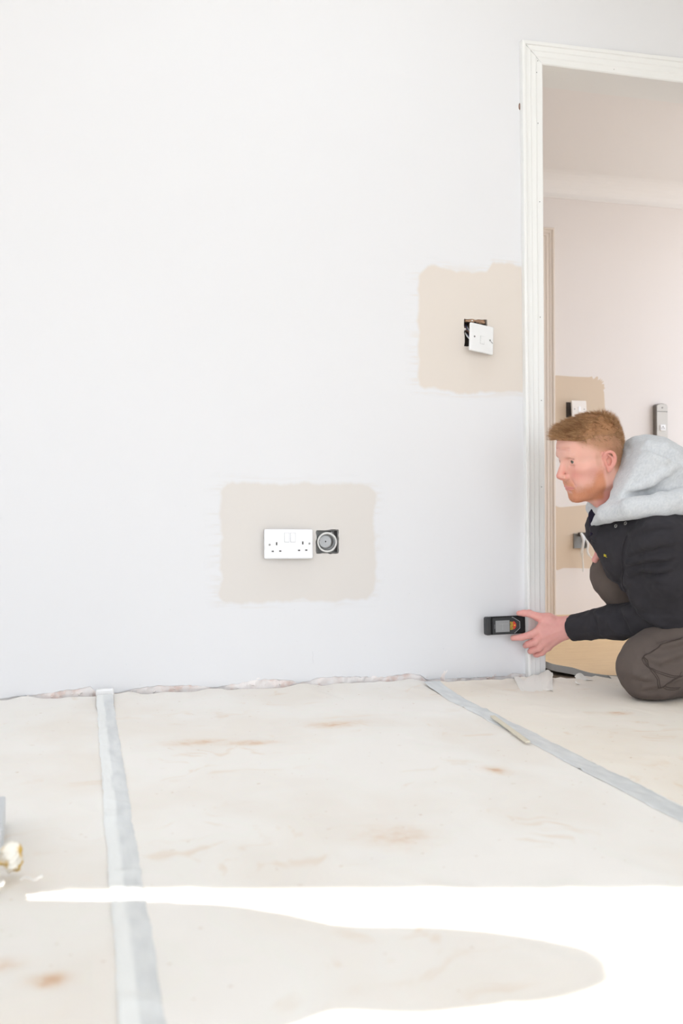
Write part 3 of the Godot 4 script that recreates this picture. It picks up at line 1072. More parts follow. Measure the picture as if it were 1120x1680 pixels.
func floor_covering() -> void:
	var rip := noise(3.0, 61, 3)
	# three lengths of protective paper, laid square to the wall
	var sheets := [
		[-1.0, 0.062, "left sheet of stained floor protection paper, left of the long tape", [[0.96, 1.8, 0.02, 0.016, 0.6], [0.9, 1.75, 0.03, 0.02, 0.25]], "paper_left"],
		[0.05, 1.03, "middle sheet of stained floor protection paper between the two tape lines", [[0.2, 0.66, 0.06, 0.025, 0.35], [0.32, 0.70, 0.05, 0.018, 0.4], [0.76, 1.07, 0.022, 0.03, 0.5], [0.44, 1.42, 0.05, 0.05, 0.25], [0.55, 0.55, 0.06, 0.03, 0.4]], "paper_mid"],
		[1.01, 2.6, "right sheet of stained floor protection paper on which the man kneels", [[0.35, 0.6, 0.03, 0.02, 0.4]], "paper_right"],
	]
	for si in 3:
		var q: Array = sheets[si]
		var x0: float = q[0]
		var x1: float = q[1]
		var length := 4.4
		var m := mat(q[4], Color.WHITE, 0.75, 0.3)
		m.albedo_texture = paper_texture(70 + si * 5, x1 - x0, 2.2, q[3])
		if si == 2:
			m.albedo_color = Color(1.0, 0.985, 0.962)
		var rows := []
		var uvs := []
		var nx := int((x1 - x0) / 0.018)
		var zs := []
		var z := 0.0
		while z < length:
			zs.append(z)
			z += 0.012 if z < 0.12 else 0.03 if z < 2.4 else 0.2
		for zz in zs:
			var row := []
			var uvr := []
			for k in nx + 1:
				var x := lerpf(x0, x1, float(k) / nx)
				var start := 0.006 + 0.012 * (rip.get_noise_1d(x * 2.0) + 0.4)
				if si == 2:      # torn back round the frame and the threshold
					start = 0.03 + 0.02 * rip.get_noise_1d(x * 3.0)
					if x > 1.43:
						start = 0.09 + 0.05 * rip.get_noise_1d(x * 9.0) + 0.03 * rip.get_noise_1d(x * 40.0)
				var fz: float = start + zz
				var lift := 0.0
				if zz < 0.3 and si < 2:
					lift = (0.006 + 0.016 * maxf(0.0, rip.get_noise_1d(x * 1.7 + 40.0) + 0.1)) * pow(1.0 - zz / 0.3, 2.0)
				elif zz < 0.06 and si == 2:
					lift = 0.006 * pow(1.0 - zz / 0.06, 2.0) * (1.0 + rip.get_noise_1d(x * 6.0))
				var y := paper_y(x, fz) + lift + (0.0006 if si == 1 else 0.0)
				row.append(Vector3(x, y, fz))
				uvr.append(Vector2((x - x0) / (x1 - x0), fz / 2.2))
			rows.append(row)
			uvs.append(uvr)
		var b := Buf.new()
		b.sheet(rows, uvs)
		tag(put("floor_paper", b, m), q[2], "floor paper", "sheets of floor protection paper")
	tape("long wrinkled pale blue tape from the wall foot to the left foreground", 0.034, 0.08, 0.05, 3.6, 0.0, 0.0, 5)
	tape("wrinkled pale blue tape running diagonally from near the door frame to the right edge", 0.992, 1.045, 0.07, 3.0, 0.014, -0.022, 6)

	# white end cap of the long tape at the wall
	var b := Buf.new()
	b.rbox(Vector3(0, 0.011, 0), Vector3(0.05, 0.02, 0.016), 0.004, Transform3D(Basis.from_euler(Vector3(0.1, 0.06, 0.03)), Vector3(0.058, 0.012, 0.03)), true)
	tag(put("plastic_block", b, M.paint_white_gloss), "small white plastic block at the wall foot on the end of the long tape", "block")
	# flat wooden sliver lying along the right tape
	b = Buf.new()
	b.rbox(Vector3.ZERO, Vector3(0.012, 0.004, 0.30), 0.0012, Transform3D(Basis.from_euler(Vector3(0.0, -0.137, 0.05)), Vector3(0.989, 0.0122, 0.741)))
	tag(put("wood_sliver", b, M.pale_wood), "thin pale wooden sliver lying along the tape right of centre", "wood strip")

	# wood-effect vinyl of the hall, its front edge curled up over the threshold
	b = Buf.new()
	var front := [Vector2(1.40, -0.62), Vector2(1.50, -0.50), Vector2(1.575, -0.36), Vector2(1.545, -0.22), Vector2(1.535, -0.12), Vector2(1.575, -0.055), Vector2(1.615, 0.02), Vector2(1.66, 0.075), Vector2(1.75, 0.10), Vector2(1.95, 0.09), Vector2(2.3, 0.07)]
	var curve := Curve2D.new()
	for k in front.size():
		var t: Vector2 = (front[mini(k + 1, front.size() - 1)] - front[maxi(k - 1, 0)]) * 0.17
		curve.add_point(front[k], -t, t)
	var pl := curve.tessellate_even_length(4, 0.02)
	var rows := []
	var uvs := []
	var under := []
	for k in pl.size():
		var p := pl[k]
		var row := []
		var uvr := []
		var un := []
		var wave := 0.5 + 0.5 * sin(k * 0.19 + 0.4)
		for j in 26:
			var t := pow(j / 25.0, 1.7)
			var far_p := Vector2(lerpf(1.5, 3.5, float(k) / (pl.size() - 1)), -1.9)
			if k == 0:
				far_p.x = 1.3
			var c := p.lerp(far_p, t)
			var curl := exp(-(c - p).length() / 0.16)
			var y := 0.004 + (0.006 + 0.017 * wave) * curl
			if c.x < 1.45 and c.y > -0.2:
				y = 0.0
			row.append(Vector3(c.x, y, c.y))
			uvr.append(Vector2(c.x / 0.9, c.y / 0.5))
			un.append(Vector3(c.x, maxf(y - 0.006 - 0.017 * curl, -0.0115), c.y + 0.001))
		rows.append(row)
		uvs.append(uvr)
		under.append(un)
	b.sheet(rows, uvs)
	var vinyl := tag(put("vinyl_flooring", b, M.oak_vinyl), "light oak vinyl flooring in the hall with its front edge curling up", "vinyl flooring")
	b = Buf.new()
	b.sheet(under, null, Vector3.DOWN)
	var lip := []
	for k in pl.size():
		lip.append([rows[k][0], under[k][0]])
	b.sheet(lip, null, Vector3(-0.5, 0, 1))
	var bk := put("felt_backing", b, M.felt_grey, vinyl)
	bk.set_meta("label", "grey felt underside along the curled edge")

	# paper torn and folded up round the foot of the frame
	b = Buf.new()
	rows = []
	var tear := noise(60.0, 64, 3)
	for a in 15:
		var row := []
		for k in 41:
			var u := k / 40.0
			var v := a / 14.0
			var x := lerpf(lerpf(1.262, 1.352, u), lerpf(1.325, 1.462, u), v) + 0.004 * tear.get_noise_2d(v * 0.6, 3.0) * smoothstep(0.8, 1.0, u)
			var zz := lerpf(0.22 + 0.02 * u, 0.026, v) + (0.03 * rip.get_noise_1d(u * 1.2) + 0.012 * rip.get_noise_1d(u * 5.0)) * (1.0 - v)
			var rise := (0.006 + 0.017 * smoothstep(0.35, 0.9, u) * (1.0 - 0.35 * smoothstep(0.9, 1.0, u)) + 0.010 * rip.get_noise_1d(u * 0.9 + 3.0)) * pow(v, 2.2)
			row.append(Vector3(x, paper_y(x, zz) + 0.0003 + rise, zz))
		rows.append(row)
	b.sheet(rows)
	tag(put("torn_paper", b, M.torn_paper), "torn flap of white floor paper folded up around the foot of the door frame", "paper scrap")
	# small torn scraps on the threshold
	var scraps := [[Vector3(1.535, 0.006, 0.10), 0.06, 0.025, 0.2, "curled cream paper scrap lying under the curled vinyl edge", 0.018], [Vector3(1.478, 0.006, 0.165), 0.02, 0.014, 0.9, "tiny white paper shred on the floor before the threshold", 0.008]]
	for s in scraps:
		b = Buf.new()
		rows = []
		for a in 9:
			var row := []
			for k in 15:
				var u: float = (k / 14.0 - 0.5) * s[1]
				var v: float = (a / 8.0 - 0.5) * s[2]
				u += 0.10 * s[1] * tear.get_noise_2d(a * 0.006, 1.0)
				v += 0.25 * s[2] * tear.get_noise_2d(k * 0.006, 5.0)
				row.append(s[0] + Vector3(u, s[5] * pow(a / 8.0, 2.0) * (0.6 + 0.6 * sin(k * 0.35)), -v).rotated(Vector3.UP, s[3]))
			rows.append(row)
		b.sheet(rows)
		tag(put("paper_scrap", b, M.torn_paper), s[4], "paper scrap")


func tape(label: String, xa: float, xb: float, z0: float, z1: float, drift0: float, drift1: float, sd: int) -> void:
	var b := Buf.new()
	var f := noise(2.2, 80 + sd, 3)
	var g := noise(22.0, 90 + sd, 3)
	var rows := []
	var cols := []
	var z := z0
	while z < z1:
		var row := []
		for k in 13:
			var u := k / 12.0
			var x := lerpf(xa, xb, u) + lerpf(drift0, drift1, clampf((z - z0) / 1.4, 0, 1)) + 0.003 * f.get_noise_1d(z * 2.0) + (0.0018 * g.get_noise_1d(z * 1.5 + u * 60.0) if k % 12 == 0 else 0.0)
			var y := paper_y(x, z) + 0.0022 + 0.0012 * g.get_noise_2d(x * 2.2, z * 0.7) + 0.0012 * maxf(0.0, g.get_noise_2d(x * 0.5 + 9.0, z * 1.3)) - (0.0012 if k % 12 == 0 else 0.0)
			if z < z0 + 0.25:
				y += 0.014 * pow(1.0 - (z - z0) / 0.25, 2.0)
			row.append(Vector3(x, y, z))
			# two overlapping layers of film: one side thinner and paler, with creases
			var k2 := smoothstep(0.40, 0.46, u + 0.08 * f.get_noise_1d(z * 1.3)) if sd == 5 else 1.0
			var w := clampf(0.5 + 0.9 * g.get_noise_2d(x * 1.5, z * 0.4), 0.0, 1.0)
			cols.append(Color(0.94, 0.945, 0.94).lerp(Color(0.845, 0.855, 0.858), k2 * (0.55 + 0.6 * w)).srgb_to_linear())
		rows.append(row)
		z += 0.012 if z < 2.2 else 0.08
	b.sheet(rows)
	for k in cols.size():
		b.c[k] = cols[k]
	M.tape_band.albedo_color = Color.WHITE
	tag(put("floor_tape", b, M.tape_band), label, "tape", "tape over the paper seams")


func rot(x: float, y: float, z: float) -> Basis:
	return Basis.from_euler(Vector3(deg_to_rad(x), deg_to_rad(y), deg_to_rad(z)))


func back_box(parent: Node, ctr: Vector3, w: float, h: float, depth: float, m: Material) -> void:
	var b := Buf.new()
	var t := 0.0015
	b.rbox(ctr + Vector3(0, 0, -depth), Vector3(w, h, t), 0.0005)
	for s in [-1.0, 1.0]:
		b.rbox(ctr + Vector3(s * w * 0.5, 0, -depth * 0.5), Vector3(t, h, depth), 0.0005)
		b.rbox(ctr + Vector3(0, s * h * 0.5, -depth * 0.5), Vector3(w, t, depth), 0.0005)
		b.rbox(ctr + Vector3(s * (w * 0.5 - 0.005), 0, -0.006), Vector3(0.009, 0.012, t), 0.0005)
	put("back_box", b, m, parent)


func screw(parent: Node, xf: Transform3D, r: float) -> void:
	var b := Buf.new()
	b.lathe([Vector2(0.0, 0.0009), Vector2(r * 0.6, 0.0008), Vector2(r, 0.0003), Vector2(r, -0.001)], 14, xf * Transform3D(rot(90, 0, 0), Vector3.ZERO))
	var o := put("screw", b, M.screw_metal, parent)
	b = Buf.new()
	b.rbox(Vector3(0, 0, 0.0009), Vector3(r * 1.7, r * 0.3, 0.0004), 0.0001, xf * Transform3D(rot(0, 0, 35), Vector3.ZERO))
	put("screw_slot", b, M.slot_dark, o)


func double_socket() -> void:
	var root := thing("double_socket", "white double power socket with two switches hanging loose on the lower beige patch", "socket")
	back_box(root, Vector3(0.598, 0.447, -0.004), 0.140, 0.072, 0.04, M.galvanised)
	var xf := Transform3D(rot(-3.0, 1.5, -0.4), Vector3(0.5965, 0.4425, 0.021))
	var b := Buf.new()
	b.rbox(Vector3.ZERO, Vector3(0.150, 0.0895, 0.011), 0.0045, xf, true)
	b.rbox(Vector3(0, 0, -0.012), Vector3(0.118, 0.055, 0.018), 0.002, xf)
	put("face_plate", b, M.plastic_white, root)
	for x in [-0.0067, 0.0122]:
		b = Buf.new()
		b.rbox(Vector3(x, 0.0195, 0.0056), Vector3(0.0152, 0.0285, 0.0006), 0.0002, xf)
		var surround := put("switch_surround", b, M.cable_grey, root)
		b = Buf.new()
		b.rbox(Vector3(x, 0.0195, 0.0062), Vector3(0.0140, 0.0272, 0.003), 0.001, xf * Transform3D(rot(-2, 0, 0), Vector3(0, 0, 0.0006)))
		put("rocker_switch", b, M.plastic_white, surround)
	for s in [[-0.038, 0.0007, 0.0045, 0.0095], [0.0425, 0.003, 0.0045, 0.0095], [-0.05, -0.022, 0.0072, 0.0042], [-0.027, -0.0213, 0.0072, 0.0042], [0.0308, -0.0193, 0.0072, 0.0042], [0.0532, -0.0187, 0.0072, 0.0042]]:
		b = Buf.new()
		b.rbox(Vector3(s[0], s[1], 0.0046), Vector3(s[2], s[3], 0.002), 0.0004, xf)
		put("pin_slot", b, M.slot_dark, root)
	screw(root, xf * Transform3D(Basis(), Vector3(-0.0595, -0.0024, 0.0053)), 0.0033)
	screw(root, xf * Transform3D(Basis(), Vector3(0.0632, 0.001, 0.0053)), 0.0033)
	for k in 3:      # the cables it hangs on
		b = Buf.new()
		b.tube([Vector3(0.55 + k * 0.03, 0.44, -0.04), Vector3(0.555 + k * 0.03, 0.45, -0.02), Vector3(0.56 + k * 0.03, 0.445, 0.0)], 0.003, 8)
		put("cable", b, [M.cable_brown, M.cable_blue, M.cable_white][k], root)


func ring(ctr: Vector3, r: float, tilt: Basis, turns := 1.0, rise := 0.0) -> Array:
	var out := []
	for k in int(36 * turns) + 1:
		var a := TAU * k / 36.0
		out.append(ctr + tilt * Vector3(cos(a) * r, sin(a) * r, rise * k / 36.0))
	return out


func aerial_outlet() -> void:
	var root := thing("aerial_outlet", "open square wall box with coiled white cable and grey cap, right of the double socket", "outlet")
	back_box(root, Vector3(0.722, 0.4485, -0.003), 0.066, 0.068, 0.042, M.galvanised)
	var b := Buf.new()
	b.tube(ring(Vector3(0.7205, 0.4475, 0.001), 0.0278, rot(8, -12, 0), 1.9, 0.006), 0.0029, 8)
	put("cable_coil", b, M.cable_white, root)
	b = Buf.new()
	b.tube(ring(Vector3(0.7225, 0.448, -0.008), 0.0225, rot(4, -8, 40), 1.6, -0.005), 0.0028, 8)
	put("cable_coil", b, M.cable_grey, root)
	b = Buf.new()
	b.tube([Vector3(0.745, 0.48, -0.03), Vector3(0.735, 0.474, -0.006), Vector3(0.722, 0.474, 0.004)], 0.003, 8)
	put("cable", b, M.cable_white, root)
	var xf := Transform3D(rot(86, -10, 0), Vector3(0.7135, 0.4485, 0.006))
	b = Buf.new()
	b.lathe([Vector2(0.0, 0.0045), Vector2(0.0028, 0.0045), Vector2(0.0165, 0.0045), Vector2(0.0188, 0.003), Vector2(0.0192, 0.0), Vector2(0.0185, -0.006), Vector2(0.0, -0.006)], 28, xf)
	var cap := put("end_cap", b, M.cable_grey, root)
	for q in [[Vector3(0.001, 0.0046, 0.0), 0.0022], [Vector3(-0.0155, 0.004, -0.003), 0.0021]]:
		b = Buf.new()
		b.lathe([Vector2(0.0, 0.0004), Vector2(q[1], 0.0003), Vector2(q[1], -0.002)], 12, xf * Transform3D(Basis(), q[0]))
		put("hole", b, M.slot_dark, cap)


func light_switch() -> void:
	var root := thing("light_switch", "white light switch plate hanging askew from its wall box on the upper beige patch", "light switch")
	back_box(root, Vector3(1.211, 1.111, -0.006), 0.072, 0.078, 0.04, M.void_grey)
	var b := Buf.new()
	for k in 7:      # broken brown plaster over the box
		b.rbox(Vector3.ZERO, Vector3(0.012, 0.006 + 0.002 * (k % 3), 0.014), 0.002, Transform3D(rot(10 * k, 5, 12.0 * sin(k * 2.0)), Vector3(1.183 + k * 0.0095, 1.1535 - 0.0012 * absf(k - 3.0), -0.009)))
	put("broken_edge", b, mat("broken_brown", s8(186, 152, 126), 0.95, 0.2), root)
	var cols := [M.cable_brown, M.cable_blue, M.cable_grey, M.cable_brown, M.cable_white, M.cable_blue, M.cable_brown, M.cable_grey]
	for k in 8:
		b = Buf.new()
		var x := 1.179 + 0.0058 * (k % 4)
		var y := 1.145 - 0.016 * int(k / 4.0) - 0.004 * (k % 3)
		b.tube([Vector3(x + 0.008, y + 0.003, -0.04), Vector3(x - 0.001, y - 0.008, -0.016), Vector3(x + 0.003, y - 0.024, -0.007 + 0.001 * k), Vector3(x + 0.012, y - 0.034, -0.002), Vector3(1.208, 1.10, 0.008)], 0.0023, 8)
		put("cable", b, cols[k], root)
	for q in [Vector3(1.200, 1.1515, -0.004), Vector3(1.1755, 1.122, -0.003)]:
		b = Buf.new()
		b.lathe([Vector2(0, 0.003), Vector2(0.003, 0.002), Vector2(0.004, 0), Vector2(0.004, -0.006)], 10, Transform3D(rot(90, 0, 0), q))
		put("grommet", b, M.cable_white, root)
	var xf := Transform3D(rot(-6, 12, -6.2), Vector3(1.2175, 1.0875, 0.030))
	b = Buf.new()
	b.rbox(Vector3.ZERO, Vector3(0.0885, 0.0915, 0.009), 0.0035, xf, true)
	b.rbox(Vector3(0, 0, -0.01), Vector3(0.05, 0.05, 0.016), 0.002, xf)
	put("face_plate", b, M.plastic_white_switch, root)
	b = Buf.new()
	b.rbox(Vector3(0.0015, -0.0055, 0.0046), Vector3(0.0155, 0.0265, 0.0006), 0.0002, xf)
	var sur := put("switch_surround", b, M.cable_grey, root)
	b = Buf.new()
	b.rbox(Vector3(0.0015, -0.0055, 0.0052), Vector3(0.0142, 0.0252, 0.003), 0.001, xf * Transform3D(rot(3, 0, 0), Vector3.ZERO))
	put("rocker_switch", b, M.plastic_white_switch, sur)
	screw(root, xf * Transform3D(Basis(), Vector3(-0.0285, 0.0008, 0.0045)), 0.0033)
	screw(root, xf * Transform3D(Basis(), Vector3(0.0305, -0.0008, 0.0045)), 0.0033)
	b = Buf.new()
	b.tube([xf * Vector3(0.033, -0.003, 0.004), xf * Vector3(0.040, -0.0095, 0.0055)], 0.0008, 6)
	put("screw_tail", b, M.slot_dark, root)


func hall_fittings() -> void:
	var z := -1.9
	var root := thing("hall_switch", "small white switch plate on the tan patch of the hall wall, above the man's hair", "light switch")
	back_box(root, Vector3(2.55, 1.105, z + 0.003), 0.08, 0.082, 0.002, M.void_grey)
	var xf := Transform3D(rot(-4, 6, 1), Vector3(2.567, 1.106, z + 0.036))
	var b := Buf.new()
	b.rbox(Vector3.ZERO, Vector3(0.093, 0.093, 0.01), 0.004, xf, true)
	b.rbox(Vector3(0, 0, -0.014), Vector3(0.06, 0.06, 0.03), 0.003, xf)
	put("face_plate", b, mat("hall_switch_white", s8(232, 226, 220), 0.35), root)
	b = Buf.new()
	b.rbox(Vector3(0, 0, 0.006), Vector3(0.015, 0.026, 0.003), 0.001, xf)
	put("rocker_switch", b, M.plastic_white, root)
	screw(root, xf * Transform3D(Basis(), Vector3(-0.03, 0, 0.005)), 0.0035)
	screw(root, xf * Transform3D(Basis(), Vector3(0.03, 0, 0.005)), 0.0035)

	root = thing("door_intercom", "tall grey wall unit with rounded top and small square button, behind the man's hood", "intercom")
	b = Buf.new()
	var poly := PackedVector2Array()
	for p in [Vector2(-0.036, -0.14), Vector2(0.036, -0.14)]:
		poly.append(p)
	for k in 15:
		var a := PI * k / 14.0
		poly.append(Vector2(cos(a) * 0.036, 0.103 + sin(a) * 0.014))
	b.prism(poly, 0.028, Transform3D(Basis(), Vector3(3.071, 1.035, z)))
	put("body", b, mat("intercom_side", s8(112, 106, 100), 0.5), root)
	var small := PackedVector2Array()
	for p in poly:
		small.append(Vector2(p.x * 0.9, p.y * 0.975))
	b = Buf.new()
	b.prism(small, 0.004, Transform3D(Basis(), Vector3(3.0735, 1.035, z + 0.028)))
	put("front_cover", b, M.intercom_grey, root)
	b = Buf.new()
	b.rbox(Vector3(3.0735, 1.107, z + 0.0325), Vector3(0.064, 0.002, 0.002), 0.0004)
	put("groove", b, M.slot_dark, root)
	b = Buf.new()
	b.lathe([Vector2(0, 0.001), Vector2(0.0035, 0.0008), Vector2(0.0035, -0.002)], 12, Transform3D(rot(90, 0, 0), Vector3(3.0735, 1.128, z + 0.033)))
	put("lamp_lens", b, M.void_grey, root)
	b = Buf.new()
	b.rbox(Vector3(3.075, 1.018, z + 0.034), Vector3(0.032, 0.032, 0.006), 0.002)
	var btn := put("button", b, M.plastic_white, root)
	b = Buf.new()
	var tri := [Vector3(3.075, 1.0265, z + 0.0375), Vector3(3.0665, 1.0115, z + 0.0375), Vector3(3.0835, 1.0115, z + 0.0375), Vector3(3.075, 1.0265, z + 0.0375)]
	b.tube(tri, 0.0011, 6)
	put("triangle_mark", b, M.slot_dark, btn)

	root = thing("cable_outlet", "open metal wall box with two white cables hanging out, left of the man's chest", "outlet")
	back_box(root, Vector3(2.585, 0.40, z + 0.014), 0.074, 0.078, 0.012, M.galvanised)
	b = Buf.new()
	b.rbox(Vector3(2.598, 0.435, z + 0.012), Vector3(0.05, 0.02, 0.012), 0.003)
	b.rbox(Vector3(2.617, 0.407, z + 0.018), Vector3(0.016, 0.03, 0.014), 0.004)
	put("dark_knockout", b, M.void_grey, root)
	for q in [[[Vector3(2.585, 0.44, z + 0.02), Vector3(2.583, 0.40, z + 0.05), Vector3(2.576, 0.34, z + 0.045), Vector3(2.590, 0.29, z + 0.03), Vector3(2.592, 0.235, z + 0.03)], 0.007], [[Vector3(2.587, 0.44, z + 0.02), Vector3(2.602, 0.39, z + 0.06), Vector3(2.600, 0.345, z + 0.06), Vector3(2.615, 0.315, z + 0.07), Vector3(2.665, 0.285, z + 0.09)], 0.006]]:
		var cv := Curve3D.new()
		for k in q[0].size():
			var t: Vector3 = (q[0][mini(k + 1, q[0].size() - 1)] - q[0][maxi(k - 1, 0)]) * 0.17
			cv.add_point(q[0][k], -t, t)
		var pts := cv.tessellate_even_length(4, 0.008)
		var rs := []
		for k in pts.size():
			rs.append(q[1] * (1.0 if k < pts.size() * 0.62 else 0.55))
		b = Buf.new()
		b.tube(Array(pts), rs, 10)
		put("cable", b, M.cable_white, root)


func rubbish() -> void:
	var b := Buf.new()
	b.rbox(Vector3.ZERO, Vector3(0.16, 0.04, 0.19), 0.003, Transform3D(rot(0, 3, 0), Vector3(-0.203, 0.03, 1.285)))
	tag(put("metal_box", b, M.plate_grey), "corner of a flat grey metal box at the left edge of the picture", "box")
	# crumpled yellow and white packing lump
	var f := Field.new()
	f.blend = 0.008
	var ctr := Vector3(-0.122, 0.026, 1.475)
	for k in 16:
		var p := ctr + Vector3(rng.randf_range(-0.05, 0.026), rng.randf_range(-0.012, 0.024), rng.randf_range(-0.024, 0.024))
		f.ell(p, Vector3(rng.randf_range(0.007, 0.018), rng.randf_range(0.005, 0.014), rng.randf_range(0.006, 0.016)), 0.004, 0, Basis.from_euler(Vector3(rng.randf() * 3.0, rng.randf() * 3.0, rng.randf() * 3.0)))
	var n := noise(60.0, 101, 3)
	var tint := noise(22.0, 102, 2)
	b = Buf.new()
	f.nets(b, ctr - Vector3(0.08, 0.04, 0.06), ctr + Vector3(0.06, 0.06, 0.06), 0.0028, Transform3D(), func(p, _n): return lin(240, 236, 226).lerp(lin(214, 178, 96), smoothstep(-0.02, 0.25, tint.get_noise_3dv(p))), func(p, _n): return absf(n.get_noise_3dv(p)) * 0.011 - 0.003)
	M.foam_yellow.albedo_color = Color.WHITE
	M.foam_yellow.vertex_color_use_as_albedo = true
	tag(put("crumpled_packing", b, M.foam_yellow), "crumpled yellow and white lump of masking paper at the left edge", "rubbish")
	var tear := noise(50.0, 104, 2)
	for q in [[Vector3(-0.070, 0.012, 1.51), 0.03, 0.016, 0.25, "small bright white scrap beside the crumpled yellow lump", 0.010], [Vector3(-0.125, 0.010, 1.525), 0.04, 0.035, 0.6, "thin pale plastic scrap at the left edge in front of the yellow lump", 0.012]]:
		b = Buf.new()
		var rows := []
		for a in 9:
			var row := []
			for k in 13:
				var u: float = (k / 12.0 - 0.5) * q[1]
				var v: float = (a / 8.0 - 0.5) * q[2]
				row.append(q[0] + Vector3(u + 0.003 * tear.get_noise_2d(a * 0.03, 2.0), q[5] * (0.5 + tear.get_noise_2d(u * 0.6, v * 0.6)) + 0.006 * absf(u / q[1]), v + 0.003 * tear.get_noise_2d(k * 0.03, 7.0)).rotated(Vector3.UP, 0.0))
			rows.append(row)
		b.sheet(rows)
		tag(put("plastic_scrap", b, M.scrap_white), q[4], "scrap")
	# the tied rubble sack beside the window, outside the picture, whose shadow lies across the foreground
	var root := thing("rubble_sack", "white tied rubble sack standing in the sun left of the picture", "sack")
	b = Buf.new()
	b.lathe([Vector2(0.0, 0.0), Vector2(0.17, 0.005), Vector2(0.18, 0.05), Vector2(0.195, 0.16), Vector2(0.195, 0.28), Vector2(0.18, 0.35), Vector2(0.15, 0.40), Vector2(0.112, 0.44), Vector2(0.105, 0.47), Vector2(0.110, 0.51), Vector2(0.098, 0.55), Vector2(0.084, 0.58), Vector2(0.064, 0.605), Vector2(0.03, 0.617), Vector2(0.0, 0.619)], 48, Transform3D(Basis(), Vector3(-0.5, 0.008, 1.635)), 0.02)
	put("sack_body", b, M.sack_white, root)
	b = Buf.new()
	b.lathe([Vector2(0.0, 0.0), Vector2(0.10, 0.005), Vector2(0.125, 0.05), Vector2(0.13, 0.3), Vector2(0.12, 0.42), Vector2(0.09, 0.48), Vector2(0.05, 0.51), Vector2(0.0, 0.515)], 40, Transform3D(Basis(), Vector3(-0.52, 0.008, 1.90)), 0.02)
	put("side_bag", b, M.sack_white, root)
	b = Buf.new()
	b.tube(ring(Vector3(-0.5, 0.455, 1.635), 0.108, rot(90, 0, 0), 1.0), 0.005, 8)
	put("tie", b, M.cable_grey, root)


func lettering(text: String, size: float, depth: float, m: Material, parent: Node, xf: Transform3D, called := "lettering") -> void:
	var t := TextMesh.new()
	t.text = text
	var sf := SystemFont.new()
	sf.font_names = PackedStringArray(["Droid Sans"])
	sf.font_weight = 700
	t.font = sf
	t.font_size = 64
	t.pixel_size = size / 64.0
	t.depth = depth
	t.curve_step = 2.0
	var o := put(called, t, m, parent)
	o.transform = xf


func distance_measure() -> void:
	var root := thing("distance_measure", "black handheld laser distance measure with a grey screen, held against the wall", "measuring tool", Vector3(1.2885, 0.1805, 0.043))
	root.basis = rot(0, 0, 0.9)
	var b := Buf.new()
	b.rbox(Vector3.ZERO, Vector3(0.134, 0.0565, 0.025), 0.007, Transform3D(), true)
	put("body", b, M.device_rubber, root)
	b = Buf.new()       # bumper at the far end with its slot
	b.rbox(Vector3(-0.0585, 0, 0.0), Vector3(0.019, 0.0575, 0.0262), 0.006, Transform3D(), true)
	put("bumper", b, M.device_black, root)
	b = Buf.new()
	b.rbox(Vector3(-0.0645, 0.0005, 0.0125), Vector3(0.004, 0.024, 0.002), 0.0008)
	put("bumper_slot", b, M.slot_dark, root)
	var face := PackedVector2Array([Vector2(-0.047, -0.0255), Vector2(0.026, -0.0255), Vector2(0.045, -0.0095), Vector2(0.045, 0.011), Vector2(0.021, 0.0255), Vector2(-0.047, 0.0255)])
	b = Buf.new()
	b.prism(face, 0.0012, Transform3D(Basis(), Vector3(0, 0, 0.0125)))
	put("face_panel", b, M.device_black, root)
	b = Buf.new()
	b.tube([Vector3(0.018, 0.0255, 0.0138), Vector3(0.0215, 0.0253, 0.0138), Vector3(0.0452, 0.0112, 0.0138), Vector3(0.0452, -0.0096, 0.0138), Vector3(0.0262, -0.0253, 0.0138)], 0.0011, 6)
	put("edge_line", b, M.device_line, root)
	b = Buf.new()
	b.rbox(Vector3(-0.0137, -0.0015, 0.0137), Vector3(0.0475, 0.0365, 0.0012), 0.0005)
	put("screen", b, M.device_screen, root)
	b = Buf.new()
	b.rbox(Vector3(-0.0405, -0.0015, 0.0137), Vector3(0.0009, 0.014, 0.0006), 0.0002)
	put("status_line", b, M.device_line, root)
	lettering("STANLEY", 0.0052, 0.0005, M.device_yellow, root, Transform3D(rot(0, 0, 90), Vector3(0.0144, -0.001, 0.0139)))
	lettering("FATMAX", 0.0058, 0.0005, M.device_yellow, root, Transform3D(rot(0, 0, 90), Vector3(0.0196, -0.001, 0.0139)))
	b = Buf.new()
	b.prism(PackedVector2Array([Vector2(0.0222, -0.0125), Vector2(0.027, -0.0118), Vector2(0.032, -0.005), Vector2(0.032, 0.005), Vector2(0.027, 0.0118), Vector2(0.0222, 0.0125)]), 0.0008, Transform3D(Basis(), Vector3(0, 0, 0.0136)))
	var badge := put("red_button", b, M.device_red, root)
	b = Buf.new()
	b.prism(PackedVector2Array([Vector2(0.0245, 0.0), Vector2(0.0265, -0.0028), Vector2(0.031, 0.0), Vector2(0.0265, 0.0028)]), 0.0006, Transform3D(Basis(), Vector3(0, 0, 0.0143)))
	put("button_mark", b, M.device_yellow, badge)
	b = Buf.new()
	b.rbox(Vector3(-0.010, 0.006, 0.01435), Vector3(0.032, 0.0005, 0.0002), 0.00005)
	b.rbox(Vector3(-0.014, -0.003, 0.01435), Vector3(0.0005, 0.02, 0.0002), 0.00005)
	put("screen_segments", b, M.cable_grey, root)


# ---- the man. The head is modelled in its own frame: x to his left, y up, z forward, origin between the ears.
var head_xf := Transform3D()


func hv(x: float, y: float, z: float) -> Vector3:
	return Vector3(x, y, z) * 0.001


func rounded(pts: Array) -> Array:
	var cv := Curve3D.new()
	cv.bake_interval = 0.004
	for k in pts.size():
		var t: Vector3 = (pts[mini(k + 1, pts.size() - 1)] - pts[maxi(k - 1, 0)]) * 0.17
		cv.add_point(pts[k], -t, t)
	return Array(cv.get_baked_points())


